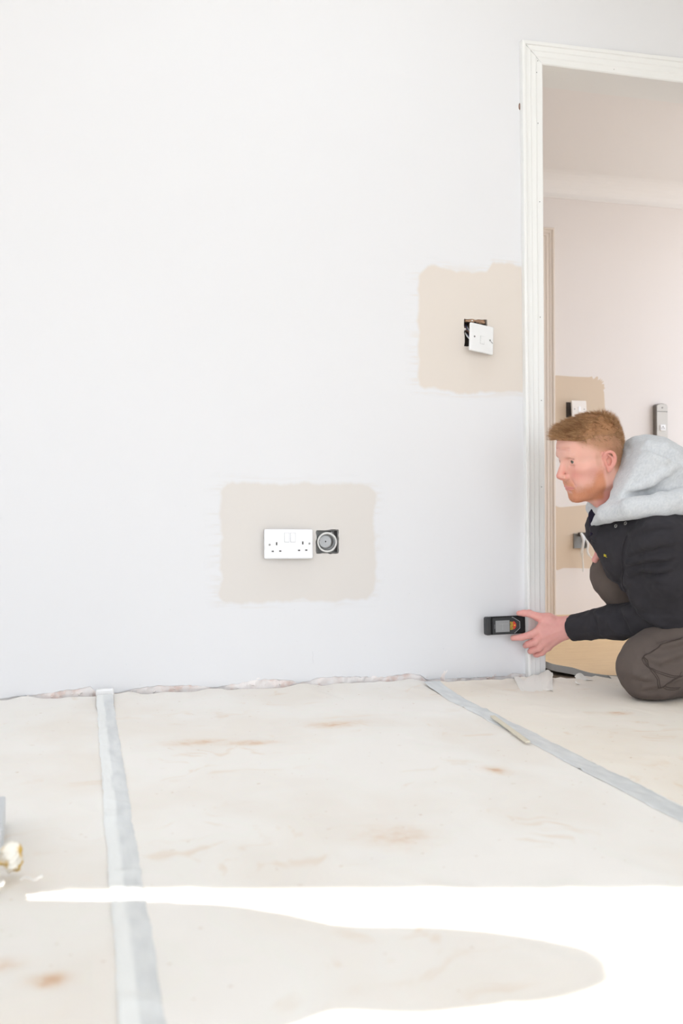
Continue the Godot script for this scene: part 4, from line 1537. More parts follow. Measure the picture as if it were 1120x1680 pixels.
func head_field() -> Field:
	var f := Field.new()
	f.blend = 0.014
	f.ell(hv(0, 48, -3), hv(76, 77, 95))                          # cranium
	f.ell(hv(0, 52, 40), hv(58, 50, 53), 0.02)                    # forehead
	f.ell(hv(0, -18, 40), hv(54, 72, 51), 0.02)                   # face
	for s in [-1.0, 1.0]:
		f.ell(hv(44 * s, -6, 50), hv(21, 15, 29), 0.02)            # cheekbone
		f.cone(hv(54 * s, -2, 6), hv(49 * s, -58, 10), 0.015, 0.014, 0.02)
		f.cone(hv(49 * s, -58, 10), hv(12 * s, -85, 65), 0.014, 0.016, 0.02)   # jaw
		f.ell(hv(34 * s, -42, 50), hv(20, 26, 30), 0.02)           # cheek
	f.ell(hv(0, -72, 36), hv(40, 22, 42), 0.02)                   # under the chin
	f.ell(hv(0, -50, 65), hv(31, 27, 28), 0.014)                  # mouth mound
	f.ell(hv(0, -84, 69.5), hv(19, 16, 17), 0.012)                  # chin
	f.cone(hv(-31, 34, 79), hv(31, 34, 79), 0.0115, 0.0115, 0.012)  # brow
	f.ell(hv(0, 34, 84), hv(14, 10, 11), 0.01)
	# eye sockets
	for s in [-1.0, 1.0]:
		f.ell(hv(33 * s, 20, 92), hv(17, 10, 11), 0.012, 1)
	# nose
	f.cone(hv(0, 24, 86), hv(0, -12, 106), 0.0075, 0.0095, 0.010)
	f.ell(hv(0, -17.5, 108), hv(9.5, 8.5, 10.5), 0.006)
	for s in [-1.0, 1.0]:
		f.ell(hv(13 * s, -22, 97), hv(7.5, 7.5, 10), 0.006)
	f.cone(hv(0, -25, 104), hv(0, -30, 96), 0.005, 0.005, 0.006)
	for s in [-1.0, 1.0]:
		f.ell(hv(7.5 * s, -28, 102), hv(3.2, 3.5, 5.5), 0.002, 1)
		f.cone(hv(18 * s, -14, 98), hv(31 * s, -48, 84), 0.0016, 0.0012, 0.007, 1)    # fold beside the nose
	# lids round the eyeballs, then the slit between them
	for s in [-1.0, 1.0]:
		f.ell(hv(32 * s, 19, 71), hv(14.5, 13.2, 13.6), 0.004)
		f.ell(hv(32 * s, 19.0, 85), hv(12.5, 4.4, 8), 0.0015, 1)
		f.cone(hv(22 * s, 28.5, 84), hv(40 * s, 27.5, 77.5), 0.0009, 0.0009, 0.005, 1)      # upper lid crease
		f.cone(hv(22 * s, 8, 83), hv(36 * s, 7, 79), 0.0004, 0.0004, 0.008, 1)       # under the eye
	# lips
	f.chain([hv(-27, -55.5, 77), hv(-9, -51, 91.0), hv(0, -51.5, 92.5), hv(9, -51, 91.0), hv(27, -55.5, 77)], [0.0015, 0.0034, 0.0034, 0.0034, 0.0015], 0.004)
	f.chain([hv(-26, -57, 77), hv(-9, -60.6, 88.0), hv(0, -61.0, 89.5), hv(9, -60.6, 88.0), hv(26, -57, 77)], [0.0015, 0.0042, 0.0046, 0.0042, 0.0015], 0.004)
	f.chain([hv(-30, -57, 77), hv(-14, -56, 92), hv(0, -55.8, 97.0), hv(14, -56, 92), hv(30, -57, 77)], [0.0016, 0.0012, 0.0011, 0.0012, 0.0016], 0.0025, 1)
	f.ell(hv(0, -72, 98), hv(17, 6, 11), 0.012, 1)
	# forehead crease
	f.chain([hv(-30, 57, 88), hv(0, 59, 96), hv(34, 56, 86)], 0.0016, 0.008, 1)
	# neck; it goes on down to the shoulders
	var base := head_xf.affine_inverse() * Vector3(1.575, 0.50, 0.36)
	f.cone(hv(0, -22, -28), base, 0.055, 0.055, 0.03)
	f.cone(hv(0, -70, 24), head_xf.affine_inverse() * Vector3(1.535, 0.50, 0.36), 0.026, 0.03, 0.03)
	# ears
	for s in [-1.0, 1.0]:
		f.ell(hv(72 * s, 0, -10), hv(6.5, 27, 15), 0.006, 0, Basis(Vector3.UP, 0.32 * s))
		f.ell(hv(80 * s, 1, -7), hv(10, 12, 8), 0.003, 1)
		f.ell(hv(83 * s, 19, -11), hv(7.5, 6, 7), 0.003, 1)
		f.chain(rounded([hv(70 * s, 4, 3), hv(74 * s, 17, 5), hv(78 * s, 27, -2), hv(82 * s, 29, -12), hv(84.5 * s, 21, -22), hv(84.5 * s, 5, -24), hv(81 * s, -10, -18), hv(76 * s, -20, -10)]), 0.0038, 0.0025)
		f.ell(hv(74.5 * s, -22, -6), hv(4.5, 8, 7), 0.005)
		f.chain(rounded([hv(80 * s, 20, -7), hv(81.5 * s, 12, -15), hv(81 * s, 2, -17), hv(78.5 * s, -9, -13), hv(76 * s, -14, -6)]), 0.0027, 0.002)
		f.ell(hv(73.5 * s, -1, 1), hv(4.5, 6.5, 4), 0.003)
	return f


func head_paint(p: Vector3, _n: Vector3) -> Color:
	var x := absf(p.x) * 1000.0
	var y := p.y * 1000.0
	var z := p.z * 1000.0
	var c := lin(232, 180, 164)
	var red := lin(220, 148, 136)
	var r := exp(-(pow((x - 40) / 26.0, 2) + pow((y + 18) / 24.0, 2)) - pow(maxf(0.0, 20.0 - z) / 20.0, 2)) * 0.75     # cheeks
	r = maxf(r, exp(-(pow(x / 15.0, 2) + pow((y + 16) / 20.0, 2))) * smoothstep(90.0, 104.0, z) * 0.75)         # nose
	r = maxf(r, smoothstep(68.0, 76.0, x) * smoothstep(38.0, 30.0, y) * smoothstep(18.0, 8.0, z) * 0.75)        # ears
	r = maxf(r, smoothstep(-60.0, -100.0, y) * smoothstep(40.0, 10.0, z) * 0.8)                                 # neck
	r = maxf(r, exp(-pow((y - 10) / 6.0, 2) - pow((x - 32) / 14.0, 2)) * smoothstep(60.0, 70.0, z) * 0.2)
	c = c.lerp(red, r)
	var g := sin(x * 1.9 + y * 0.7) * sin(y * 1.3 - z * 0.9) * sin(z * 1.7 + x * 0.4)
	# beard
	var line := lerpf(-6.0, -42.0, smoothstep(16.0, 50.0, z))
	line = lerpf(line, -50.0, smoothstep(54.0, 78.0, z))
	line = lerpf(line, -22.0, smoothstep(80.0, 88.0, z) * smoothstep(34.0, 26.0, x))
	var beard := smoothstep(-8.0, 34.0, line - y + g * 4.0) * smoothstep(2.0, 14.0, z + 0.2 * y * 0.0) * smoothstep(-112.0, -98.0, y)
	var lips := smoothstep(28.0, 23.0, x) * smoothstep(1.0, 0.0, absf(y + 56.0) / lerpf(9.5, 3.0, x / 28.0) - 0.35) * smoothstep(73.0, 77.0, z)
	beard *= 1.0 - lips
	beard *= 1.0 - 0.8 * smoothstep(14.0, 8.0, x) * smoothstep(-62.0, -66.0, y) * smoothstep(-76.0, -70.0, y) * smoothstep(80.0, 88.0, z)
	c = c.lerp(lin(198, 128, 88), beard * (0.78 + 0.08 * g))
	c = c.lerp(lin(208, 132, 126), lips * 0.85)
	# short hair at the sides and the back
	var hair_line := lerpf(16.0, 50.0, smoothstep(-5.0, 62.0, z))
	hair_line = lerpf(hair_line, 84.0, smoothstep(56.0, 82.0, z))
	hair_line = lerpf(hair_line, -45.0, smoothstep(-12.0, -40.0, z))
	var side := smoothstep(-8.0, 34.0, y - hair_line)
	side = maxf(side, 0.35 * smoothstep(30.0, 22.0, z) * smoothstep(8.0, 14.0, z) * smoothstep(-18.0, 4.0, y) * smoothstep(60.0, 66.0, x))
	if x > 72.0 and y < 32.0 and z > -30.0 and z < 10.0:
		side = 0.0
	c = c.lerp(lin(172, 126, 90), side * 0.8)
	c = c.lerp(lin(190, 140, 112), exp(-(pow((x - 32) / 15.0, 2) + pow((y - 36 + 0.1 * x) / 3.5, 2))) * smoothstep(60.0, 70.0, z) * 0.15)
	return c


func hand_paint(p: Vector3, n: Vector3) -> Color:
	var t := sin(p.x * 330.0) * sin(p.y * 290.0 + 1.0) * sin(p.z * 310.0)
	return lin(232, 176, 166).lerp(lin(220, 146, 142), clampf(0.5 + 0.10 * t - 0.25 * n.z, 0.0, 1.0))


func left_hand() -> Field:
	var f := Field.new()
	f.blend = 0.008
	var wt := Vector3(1.470, 0.187, 0.108)
	var wb := Vector3(1.472, 0.162, 0.110)
	f.cone(Vector3(1.53, 0.19, 0.17), wt, 0.026, 0.021, 0.02)
	f.cone(Vector3(1.53, 0.18, 0.17), wb, 0.026, 0.020, 0.02)
	f.cone(wt, wb, 0.020, 0.019, 0.012)
	var mcp := [Vector3(1.383, 0.169, 0.096), Vector3(1.389, 0.149, 0.099), Vector3(1.397, 0.129, 0.096), Vector3(1.409, 0.111, 0.088)]
	for k in 4:
		f.cone(wt.lerp(wb, 0.15 + 0.28 * k), mcp[k], 0.0170, 0.0125 if k < 3 else 0.0110, 0.014)
		f.ell(mcp[k] + Vector3(0.002, 0, 0.003), Vector3(0.0095, 0.009, 0.009), 0.006)
	for k in 3:
		f.cone(mcp[k] + Vector3(0.008, 0, -0.006), mcp[k + 1] + Vector3(0.008, 0, -0.006), 0.0125, 0.0115, 0.012)
	# thumb
	f.chain([Vector3(1.452, 0.188, 0.094), Vector3(1.418, 0.200, 0.086), Vector3(1.385, 0.2075, 0.078)], [0.019, 0.0170, 0.0135], 0.014)
	f.chain([Vector3(1.385, 0.2075, 0.078), Vector3(1.363, 0.2175, 0.064), Vector3(1.348, 0.2180, 0.056), Vector3(1.334, 0.2172, 0.050)], [0.0128, 0.0110, 0.0102, 0.0086], 0.004)
	f.ell(Vector3(1.363, 0.2165, 0.064), Vector3(0.0108, 0.0106, 0.0105), 0.004)
	# web between thumb and palm
	f.cone(Vector3(1.415, 0.195, 0.084), Vector3(1.392, 0.178, 0.091), 0.013, 0.012, 0.012)
	# fingers
	f.chain([mcp[0], Vector3(1.364, 0.1530, 0.080), Vector3(1.341, 0.1425, 0.058), Vector3(1.315, 0.1395, 0.046)], [0.0128, 0.0120, 0.0108, 0.0090], 0.003)
	f.chain([mcp[1], Vector3(1.376, 0.131, 0.084), Vector3(1.360, 0.1195, 0.060), Vector3(1.362, 0.113, 0.038)], [0.0128, 0.0122, 0.0112, 0.0096], 0.0025)
	f.chain([mcp[2], Vector3(1.387, 0.110, 0.082), Vector3(1.374, 0.099, 0.059), Vector3(1.377, 0.094, 0.040)], [0.0124, 0.0118, 0.0108, 0.0094], 0.0025)
	f.chain([mcp[3], Vector3(1.403, 0.094, 0.073), Vector3(1.394, 0.0855, 0.054), Vector3(1.396, 0.082, 0.038)], [0.0108, 0.0102, 0.0094, 0.0082], 0.0025)
	# tendons
	for k in 4:
		f.cone(wt.lerp(wb, 0.3 + 0.14 * k) + Vector3(-0.008, 0, 0.016), mcp[k] + Vector3(0.004, 0, 0.0075), 0.003, 0.0035, 0.006)
	for q in [[Vector3(1.362, 0.2165, 0.0755), 0], [Vector3(1.366, 0.2165, 0.0757), 0]]:
		f.cone(q[0] + Vector3(0, 0.006, 0), q[0] - Vector3(0, 0.006, 0), 0.0005, 0.0005, 0.0015, 1)
	return f


func right_hand() -> Field:
	var f := Field.new()
	f.blend = 0.008
	var w := Vector3(1.6270, 0.440, 0.235)
	f.cone(Vector3(1.6820, 0.41, 0.18), w, 0.028, 0.024, 0.015)
	var mcp := [Vector3(1.590, 0.432, 0.262), Vector3(1.588, 0.434, 0.243), Vector3(1.590, 0.432, 0.224), Vector3(1.595, 0.428, 0.206)]
	for k in 4:
		f.cone(w, mcp[k], 0.017, 0.011, 0.014)
		var e: Vector3 = mcp[k]
		f.chain([e, e + Vector3(-0.034, -0.012, 0.002), e + Vector3(-0.052, -0.036, 0.002), e + Vector3(-0.056, -0.060, 0.001)], [0.0105, 0.0096, 0.0085, 0.007], 0.003)
	f.chain([w + Vector3(-0.01, 0, 0.015), Vector3(1.5770, 0.440, 0.280), Vector3(1.504, 0.436, 0.290), Vector3(1.486, 0.418, 0.289), Vector3(1.4715, 0.394, 0.285)], [0.018, 0.015, 0.0125, 0.0120, 0.0095], 0.008)
	return f


func strand(b: Buf, p: Vector3, d0: Vector3, d1: Vector3, length: float, r: float, c: Color) -> void:
	b.col = c
	var mid := p + d0 * length * 0.5
	var tip := mid + d1 * length * 0.5
	var side := d0.cross(Vector3(0.3, 0.5, 0.8)).normalized()
	var up := d0.cross(side).normalized()
	var first := b.v.size()
	for q in [[p, r], [mid, r * 0.8]]:
		for a in 3:
			var nn := side * cos(TAU * a / 3.0) + up * sin(TAU * a / 3.0)
			b.vert(q[0] + nn * q[1], nn)
	b.vert(tip, d1)
	for a in 3:
		var e := (a + 1) % 3
		b.tri(first + a, first + e, first + 3 + e)
		b.tri(first + a, first + 3 + e, first + 3 + a)
		b.tri(first + 3 + a, first + 3 + e, first + 6)


func jacket_field() -> Field:
	var f := Field.new()
	f.blend = 0.035
	f.cone(Vector3(1.585, 0.445, 0.375), Vector3(1.90, 0.43, 0.36), 0.135, 0.13, 0.04)
	f.cone(Vector3(1.545, 0.475, 0.515), Vector3(1.56, 0.49, 0.22), 0.072, 0.07, 0.05)
	f.cone(Vector3(1.60, 0.52, 0.46), Vector3(1.78, 0.53, 0.44), 0.075, 0.09, 0.05)
	# hanging front
	f.cone(Vector3(1.470, 0.455, 0.345), Vector3(1.560, 0.35, 0.345), 0.036, 0.055, 0.03)
	f.cone(Vector3(1.515, 0.43, 0.43), Vector3(1.570, 0.30, 0.42), 0.05, 0.06, 0.03)
	# left sleeve
	f.chain([Vector3(1.545, 0.465, 0.525), Vector3(1.588, 0.36, 0.50), Vector3(1.617, 0.250, 0.447)], [0.074, 0.068, 0.060], 0.02)
	f.chain([Vector3(1.617, 0.243, 0.445), Vector3(1.552, 0.206, 0.275), Vector3(1.486, 0.177, 0.122)], [0.060, 0.051, 0.0415], 0.02)
	f.cone(Vector3(1.617, 0.245, 0.445), Vector3(1.637, 0.235, 0.46), 0.055, 0.045, 0.02)
	# right sleeve
	f.chain([Vector3(1.56, 0.48, 0.22), Vector3(1.71, 0.38, 0.12), Vector3(1.60, 0.435, 0.22)], [0.07, 0.055, 0.04], 0.02)
	# folds: the armhole, pulls across the upper sleeve, creases at the elbow and along the forearm
	f.fold([Vector3(1.460, 0.446, 0.477), Vector3(1.452, 0.399, 0.475), Vector3(1.454, 0.365, 0.475), Vector3(1.445, 0.328, 0.472), Vector3(1.450, 0.29, 0.45)], 0.014, 0.010, 1)
	for q in [[0.409, 0.427, 0.437, 0.010], [0.380, 0.392, 0.398, 0.009], [0.350, 0.363, 0.367, 0.008], [0.467, 0.481, 0.484, 0.007]]:
		f.fold([Vector3(1.450, q[0], 0.514), Vector3(1.495, q[1], 0.527), Vector3(1.558, q[2], 0.543)], q[3], 0.010, 1)
		f.fold([Vector3(1.452, q[0] + 0.015, 0.514), Vector3(1.495, q[1] + 0.014, 0.527), Vector3(1.555, q[2] + 0.012, 0.543)], q[3] * 1.1, 0.012, 0)
	f.fold([Vector3(1.466, 0.239, 0.280), Vector3(1.483, 0.235, 0.285), Vector3(1.494, 0.220, 0.288)], 0.014, 0.010, 0)
	f.fold([Vector3(1.470, 0.222, 0.281), Vector3(1.476, 0.20, 0.282), Vector3(1.484, 0.172, 0.284)], 0.010, 0.008, 1)
	f.fold([Vector3(1.524, 0.245, 0.327), Vector3(1.536, 0.21, 0.329), Vector3(1.554, 0.176, 0.333)], 0.011, 0.008, 1)
	f.fold([Vector3(1.500, 0.235, 0.30), Vector3(1.510, 0.205, 0.302), Vector3(1.524, 0.180, 0.305)], 0.010, 0.010, 0)
	f.fold([Vector3(1.526, 0.248, 0.327), Vector3(1.534, 0.230, 0.329), Vector3(1.545, 0.209, 0.332)], 0.009, 0.008, 1)
	f.fold([Vector3(1.538, 0.234, 0.403), Vector3(1.569, 0.216, 0.410), Vector3(1.596, 0.197, 0.417)], 0.010, 0.008, 1)
	f.fold([Vector3(1.545, 0.245, 0.403), Vector3(1.575, 0.228, 0.410), Vector3(1.600, 0.210, 0.417)], 0.010, 0.010, 0)
	f.fold([Vector3(1.472, 0.172, 0.333), Vector3(1.524, 0.178, 0.347), Vector3(1.576, 0.170, 0.360)], 0.007, 0.010, 0)
	# the cuff ends square; the hand comes out of it
	f.plane(Vector3(1.4815, 0.1755, 0.1145), Vector3(-0.52, -0.10, -0.80), 0.006)
	return f


func trouser_field() -> Field:
	var f := Field.new()
	f.blend = 0.03
	f.ell(Vector3(1.93, 0.33, 0.36), Vector3(0.15, 0.15, 0.17), 0.05)
	# left leg, kneeling
	f.chain([Vector3(1.566, 0.098, 0.435), Vector3(1.72, 0.188, 0.435), Vector3(1.92, 0.33, 0.43)], [0.094, 0.097, 0.118], 0.03)
	f.cone(Vector3(1.57, 0.078, 0.44), Vector3(1.95, 0.062, 0.43), 0.078, 0.058, 0.03)
	f.ell(Vector3(1.548, 0.085, 0.445), Vector3(0.072, 0.082, 0.08), 0.03)
	# right leg, knee up
	f.cone(Vector3(1.560, 0.348, 0.245), Vector3(1.92, 0.36, 0.30), 0.070, 0.11, 0.03)
	f.cone(Vector3(1.560, 0.338, 0.245), Vector3(1.735, 0.09, 0.255), 0.068, 0.055, 0.03)
	# folds
	for q in [[Vector3(1.55, 0.165, 0.515), Vector3(1.66, 0.19, 0.535), 0.006], [Vector3(1.53, 0.06, 0.525), Vector3(1.62, 0.085, 0.53), 0.008], [Vector3(1.56, 0.03, 0.515), Vector3(1.65, 0.06, 0.515), 0.008], [Vector3(1.60, 0.10, 0.525), Vector3(1.68, 0.14, 0.54), 0.008], [Vector3(1.515, 0.10, 0.52), Vector3(1.545, 0.12, 0.53), 0.005]]:
		f.cone(q[0], q[1], q[2], q[2] * 0.6, 0.018)
	f.chain([Vector3(1.57, 0.075, 0.535), Vector3(1.66, 0.115, 0.545)], 0.004, 0.016, 1)
	f.chain([Vector3(1.52, 0.33, 0.31), Vector3(1.57, 0.26, 0.325)], 0.003, 0.014, 1)
	for q in [[[Vector3(1.505, 0.121, 0.507), Vector3(1.538, 0.109, 0.515), Vector3(1.603, 0.129, 0.532)], 0.010], [[Vector3(1.472, 0.071, 0.498), Vector3(1.505, 0.064, 0.506), Vector3(1.546, 0.069, 0.517)], 0.008], [[Vector3(1.497, 0.037, 0.504), Vector3(1.538, 0.049, 0.514), Vector3(1.587, 0.065, 0.527)], 0.009]]:
		f.fold(q[0], q[1], 0.010, 1)
		f.fold([q[0][0] + Vector3(0, 0.014, 0), q[0][1] + Vector3(0, 0.014, 0), q[0][2] + Vector3(0, 0.014, 0)], q[1], 0.012, 0)
	f.plane(Vector3(0, 0.006, 0), Vector3.DOWN, 0.008)
	return f


func hood_field() -> Field:
	var f := Field.new()
	f.blend = 0.03
	f.ell(Vector3(1.575, 0.645, 0.40), Vector3(0.112, 0.108, 0.135), 0.03)
	f.ell(Vector3(1.68, 0.625, 0.39), Vector3(0.10, 0.095, 0.14), 0.05)
	f.cone(Vector3(1.545, 0.705, 0.375), Vector3(1.62, 0.70, 0.385), 0.046, 0.05, 0.03)
	f.cone(Vector3(1.60, 0.725, 0.36), Vector3(1.70, 0.675, 0.36), 0.03, 0.034, 0.03)      # rolled rim at the top
	f.cone(Vector3(1.46, 0.60, 0.44), Vector3(1.535, 0.715, 0.415), 0.020, 0.022, 0.02)     # edge behind the ear
	f.cone(Vector3(1.53, 0.66, 0.45), Vector3(1.465, 0.595, 0.455), 0.06, 0.040, 0.03)
	f.plane(Vector3(1.490, 0.672, 0.42), Vector3(-0.86, 0.51, 0.02), 0.014)
	# collar lying on the jacket
	f.chain([Vector3(1.436, 0.500, 0.338), Vector3(1.438, 0.530, 0.415), Vector3(1.462, 0.545, 0.500), Vector3(1.53, 0.553, 0.545), Vector3(1.68, 0.575, 0.54)], [0.008, 0.028, 0.031, 0.034, 0.045], 0.010)
	f.chain([Vector3(1.441, 0.515, 0.365), Vector3(1.452, 0.553, 0.43), Vector3(1.49, 0.560, 0.47)], [0.012, 0.020, 0.022], 0.012)
	f.chain([Vector3(1.455, 0.540, 0.37), Vector3(1.49, 0.55, 0.27), Vector3(1.56, 0.58, 0.20), Vector3(1.68, 0.61, 0.25)], [0.016, 0.03, 0.045, 0.05], 0.02)
	# folds of the gathered cloth
	f.fold([Vector3(1.531, 0.733, 0.477), Vector3(1.577, 0.721, 0.489), Vector3(1.607, 0.697, 0.497), Vector3(1.627, 0.668, 0.502)], 0.011, 0.012, 0)
	f.fold([Vector3(1.510, 0.713, 0.492), Vector3(1.541, 0.704, 0.500), Vector3(1.570, 0.691, 0.508), Vector3(1.602, 0.670, 0.516)], 0.010, 0.010, 1)
	f.fold([Vector3(1.53, 0.690, 0.50), Vector3(1.565, 0.672, 0.51), Vector3(1.60, 0.640, 0.525)], 0.010, 0.014, 0)
	f.fold([Vector3(1.571, 0.662, 0.528), Vector3(1.587, 0.644, 0.532), Vector3(1.597, 0.618, 0.535)], 0.017, 0.012, 1)
	f.fold([Vector3(1.473, 0.598, 0.502), Vector3(1.518, 0.615, 0.514), Vector3(1.555, 0.640, 0.525), Vector3(1.590, 0.660, 0.53)], 0.011, 0.014, 0)
	f.fold([Vector3(1.455, 0.583, 0.480), Vector3(1.490, 0.585, 0.502), Vector3(1.525, 0.594, 0.514), Vector3(1.562, 0.614, 0.525), Vector3(1.610, 0.628, 0.537)], 0.012, 0.010, 1)
	f.fold([Vector3(1.467, 0.730, 0.481), Vector3(1.474, 0.721, 0.483), Vector3(1.477, 0.704, 0.484)], 0.006, 0.008, 1)
	return f


func seam(parent: Node, f: Field, pts: Array, r: float, called: String, m: Material, shift: Callable) -> void:
	var cv := Curve3D.new()
	for k in pts.size():
		var t: Vector3 = (pts[mini(k + 1, pts.size() - 1)] - pts[maxi(k - 1, 0)]) * 0.15
		cv.add_point(pts[k], -t, t)
	var out := []
	for p in cv.tessellate_even_length(4, 0.006):
		var q := f.onto(p)
		out.append(q + f.grad(q) * (float(shift.call(q, Vector3.UP)) + 0.25 * r))
	var b := Buf.new()
	b.tube(out, r, 6)
	put(called, b, m, parent)


func person() -> void:
	var root := thing("person", "bearded sandy-haired man kneeling in the doorway in black jacket, grey hood and brown trousers", "person", Vector3(1.7, 0, 0.36))
	var inv := Transform3D(Basis(), -root.position)
	head_xf = Transform3D((Basis(Vector3(0, 0, 1), Vector3(0, 1, 0), Vector3(-1, 0, 0)) * Basis(Vector3.UP, deg_to_rad(0.5)) * Basis(Vector3.RIGHT, deg_to_rad(13.5)) * Basis(Vector3.BACK, deg_to_rad(-5.6))).scaled(Vector3.ONE * 1.016), Vector3(1.430, 0.682, 0.347))
	var hx := inv * head_xf
	# ---- body: head, neck, torso, arms and hands
	var hf := head_field()
	var hb := Buf.new()
	hf.nets(hb, Vector3(-0.1, -0.2, -0.125), Vector3(0.1, 0.13, 0.132), 0.0022, Transform3D(), head_paint)
	var b := Buf.new()
	for k in hb.v.size():
		b.v.append(hx * hb.v[k]); b.n.append((hx.basis * hb.n[k]).normalized()); b.c.append(hb.c[k]); b.uv.append(Vector2.ZERO)
	b.i.append_array(hb.i)
	left_hand().nets(b, Vector3(1.295, 0.06, 0.015), Vector3(1.56, 0.24, 0.21), 0.0024, inv, hand_paint)
	right_hand().nets(b, Vector3(1.45, 0.34, 0.14), Vector3(1.70, 0.47, 0.32), 0.003, inv, hand_paint)
	var t := Field.new()
	t.blend = 0.03
	b.col = lin(226, 178, 162)
	t.cone(Vector3(1.60, 0.45, 0.37), Vector3(1.90, 0.36, 0.37), 0.10, 0.11)
	t.cone(Vector3(1.565, 0.47, 0.49), Vector3(1.575, 0.48, 0.25), 0.05, 0.05)
	t.cone(Vector3(1.575, 0.50, 0.36), Vector3(1.565, 0.53, 0.36), 0.066, 0.058)
	t.chain([Vector3(1.56, 0.465, 0.51), Vector3(1.615, 0.247, 0.44), Vector3(1.50, 0.182, 0.138)], [0.045, 0.036, 0.026])
	t.chain([Vector3(1.565, 0.48, 0.23), Vector3(1.705, 0.385, 0.13), Vector3(1.62, 0.42, 0.20)], [0.045, 0.036, 0.026])
	t.chain([Vector3(1.56, 0.095, 0.44), Vector3(1.92, 0.33, 0.42)], [0.055, 0.075])
	t.chain([Vector3(1.58, 0.075, 0.44), Vector3(1.95, 0.06, 0.43)], [0.05, 0.035])
	t.chain([Vector3(1.74, 0.08, 0.255), Vector3(1.565, 0.345, 0.245), Vector3(1.92, 0.36, 0.30)], [0.035, 0.05, 0.075])
	t.nets(b, Vector3(1.40, 0.0, 0.05), Vector3(2.12, 0.62, 0.62), 0.014, inv)
	var body := put("body", b, M.skin, root)
	# eyes
	for s in [-1.0, 1.0]:
		b = Buf.new()
		var gaze := Basis(Vector3.UP, 0.12) * Basis(Vector3.RIGHT, -0.12)
		for q in 15:
			pass
		var prof := []
		for k in 25:
			var a := PI * k / 24.0
			prof.append(Vector2(sin(a) * 0.0121, cos(a) * 0.0121))
		b.lathe(prof, 28, hx * Transform3D(gaze * rot(90, 0, 0), hv(32 * s, 19, 71)))
		for k in b.v.size():
			var ring_at := int(k / 29.0)
			var a := PI * ring_at / 24.0
			b.c[k] = lin(30, 28, 28) if a < 0.2 else lin(110, 110, 98) if a < 0.52 else lin(72, 72, 66) if a < 0.6 else lin(226, 216, 210)
		put("eye", b, M.eye_surface, body)
	# ---- hair: a dense crop, long on top and swept forward into a tuft
	var cap := Field.new()
	cap.blend = 0.02
	cap.ell(hv(0, 55, -6), hv(73, 82, 96))
	cap.ell(hv(0, 88, 46), hv(50, 24, 44), 0.03)
	cap.plane(hv(0, 79, 82), Vector3(0, -0.93, 0.36), 0.006)
	b = Buf.new()
	var cb := Buf.new()
	cap.nets(cb, Vector3(-0.1, 0.0, -0.12), Vector3(0.1, 0.16, 0.12), 0.004, Transform3D(), func(_p, _n): return lin(164, 120, 84))
	for k in cb.v.size():
		b.v.append(hx * cb.v[k]); b.n.append((hx.basis * cb.n[k]).normalized()); b.c.append(cb.c[k]); b.uv.append(Vector2.ZERO)
	b.i.append_array(cb.i)
	var hair := put("hair", b, M.hair_strands, root)
	b = Buf.new()
	var made := 0
	var clump := noise(55.0, 120, 2)
	while made < 11000:
		var k := rng.randi() % cb.v.size()
		var p := cb.v[k]
		var n := cb.n[k]
		if n.y < -0.3 or p.z < -0.115:
			continue
		made += 1
		var front := smoothstep(0.0, 0.09, p.z)
		var cl := clump.get_noise_3dv(p)
		var jit := Vector3(rng.randf_range(-1, 1), rng.randf_range(-1, 1), rng.randf_range(-1, 1)) * 0.13 + Vector3(clump.get_noise_3dv(p + Vector3.ONE), clump.get_noise_3dv(p + Vector3.ONE * 2.0), cl) * 0.38
		var back := smoothstep(-0.02, -0.075, p.z)
		var lean := Vector3(0, 0.10 + 0.22 * front, 0.95).lerp(Vector3(0, 0.25, -0.12), back)
		var d0 := (n * (0.20 + 0.16 * front + 0.12 * back) + lean * 0.85 + jit).normalized()
		var d1 := (d0 + lean * 0.3 + Vector3(0, 0.10 * front, 0) + jit * 0.6).normalized()
		var topness := smoothstep(0.2, 0.8, n.y)
		var length := lerpf(0.009, lerpf(0.024, 0.036, front), maxf(topness, front * 0.9)) * rng.randf_range(0.6, 1.15)
		var shade := clampf(0.45 + 0.7 * cl + rng.randf_range(-0.3, 0.3), 0.0, 1.0)
		strand(b, hx * (p - n * 0.002), (hx.basis * d0).normalized(), (hx.basis * d1).normalized(), length, 0.00042, lin(158, 114, 78).lerp(lin(222, 178, 132), shade))
	made = 0
	while made < 4200:      # cropped sides, from the cap down to the ears
		var k := rng.randi() % hb.v.size()
		var p := hb.v[k]
		var n := hb.n[k]
		var hl := lerpf(0.018, 0.052, smoothstep(-0.005, 0.062, p.z))
		hl = lerpf(hl, -0.04, smoothstep(-0.012, -0.04, p.z))
		if p.y < hl + 0.004 or p.y > 0.1 or p.z > 0.068 or (absf(p.x) > 0.072 and p.y < 0.036) or rng.randf() > smoothstep(hl, hl + 0.05, p.y):
			continue
		made += 1
		var d0 := (n * 0.28 + Vector3(0, -0.6, -0.45) + Vector3(rng.randf_range(-1, 1), rng.randf_range(-1, 1), rng.randf_range(-1, 1)) * 0.25).normalized()
		strand(b, hx * p, (hx.basis * d0).normalized(), (hx.basis * (d0 - n * 0.15)).normalized(), rng.randf_range(0.004, 0.007) * (1.0 + 1.6 * smoothstep(0.045, 0.09, p.y)), lerpf(0.00026, 0.00042, smoothstep(0.045, 0.085, p.y)), lin(164, 124, 90).lerp(lin(206, 164, 126), rng.randf()))
	put("hair_strands", b, M.hair_strands, hair).set_meta("kind", "stuff")
	b = Buf.new()
	made = 0
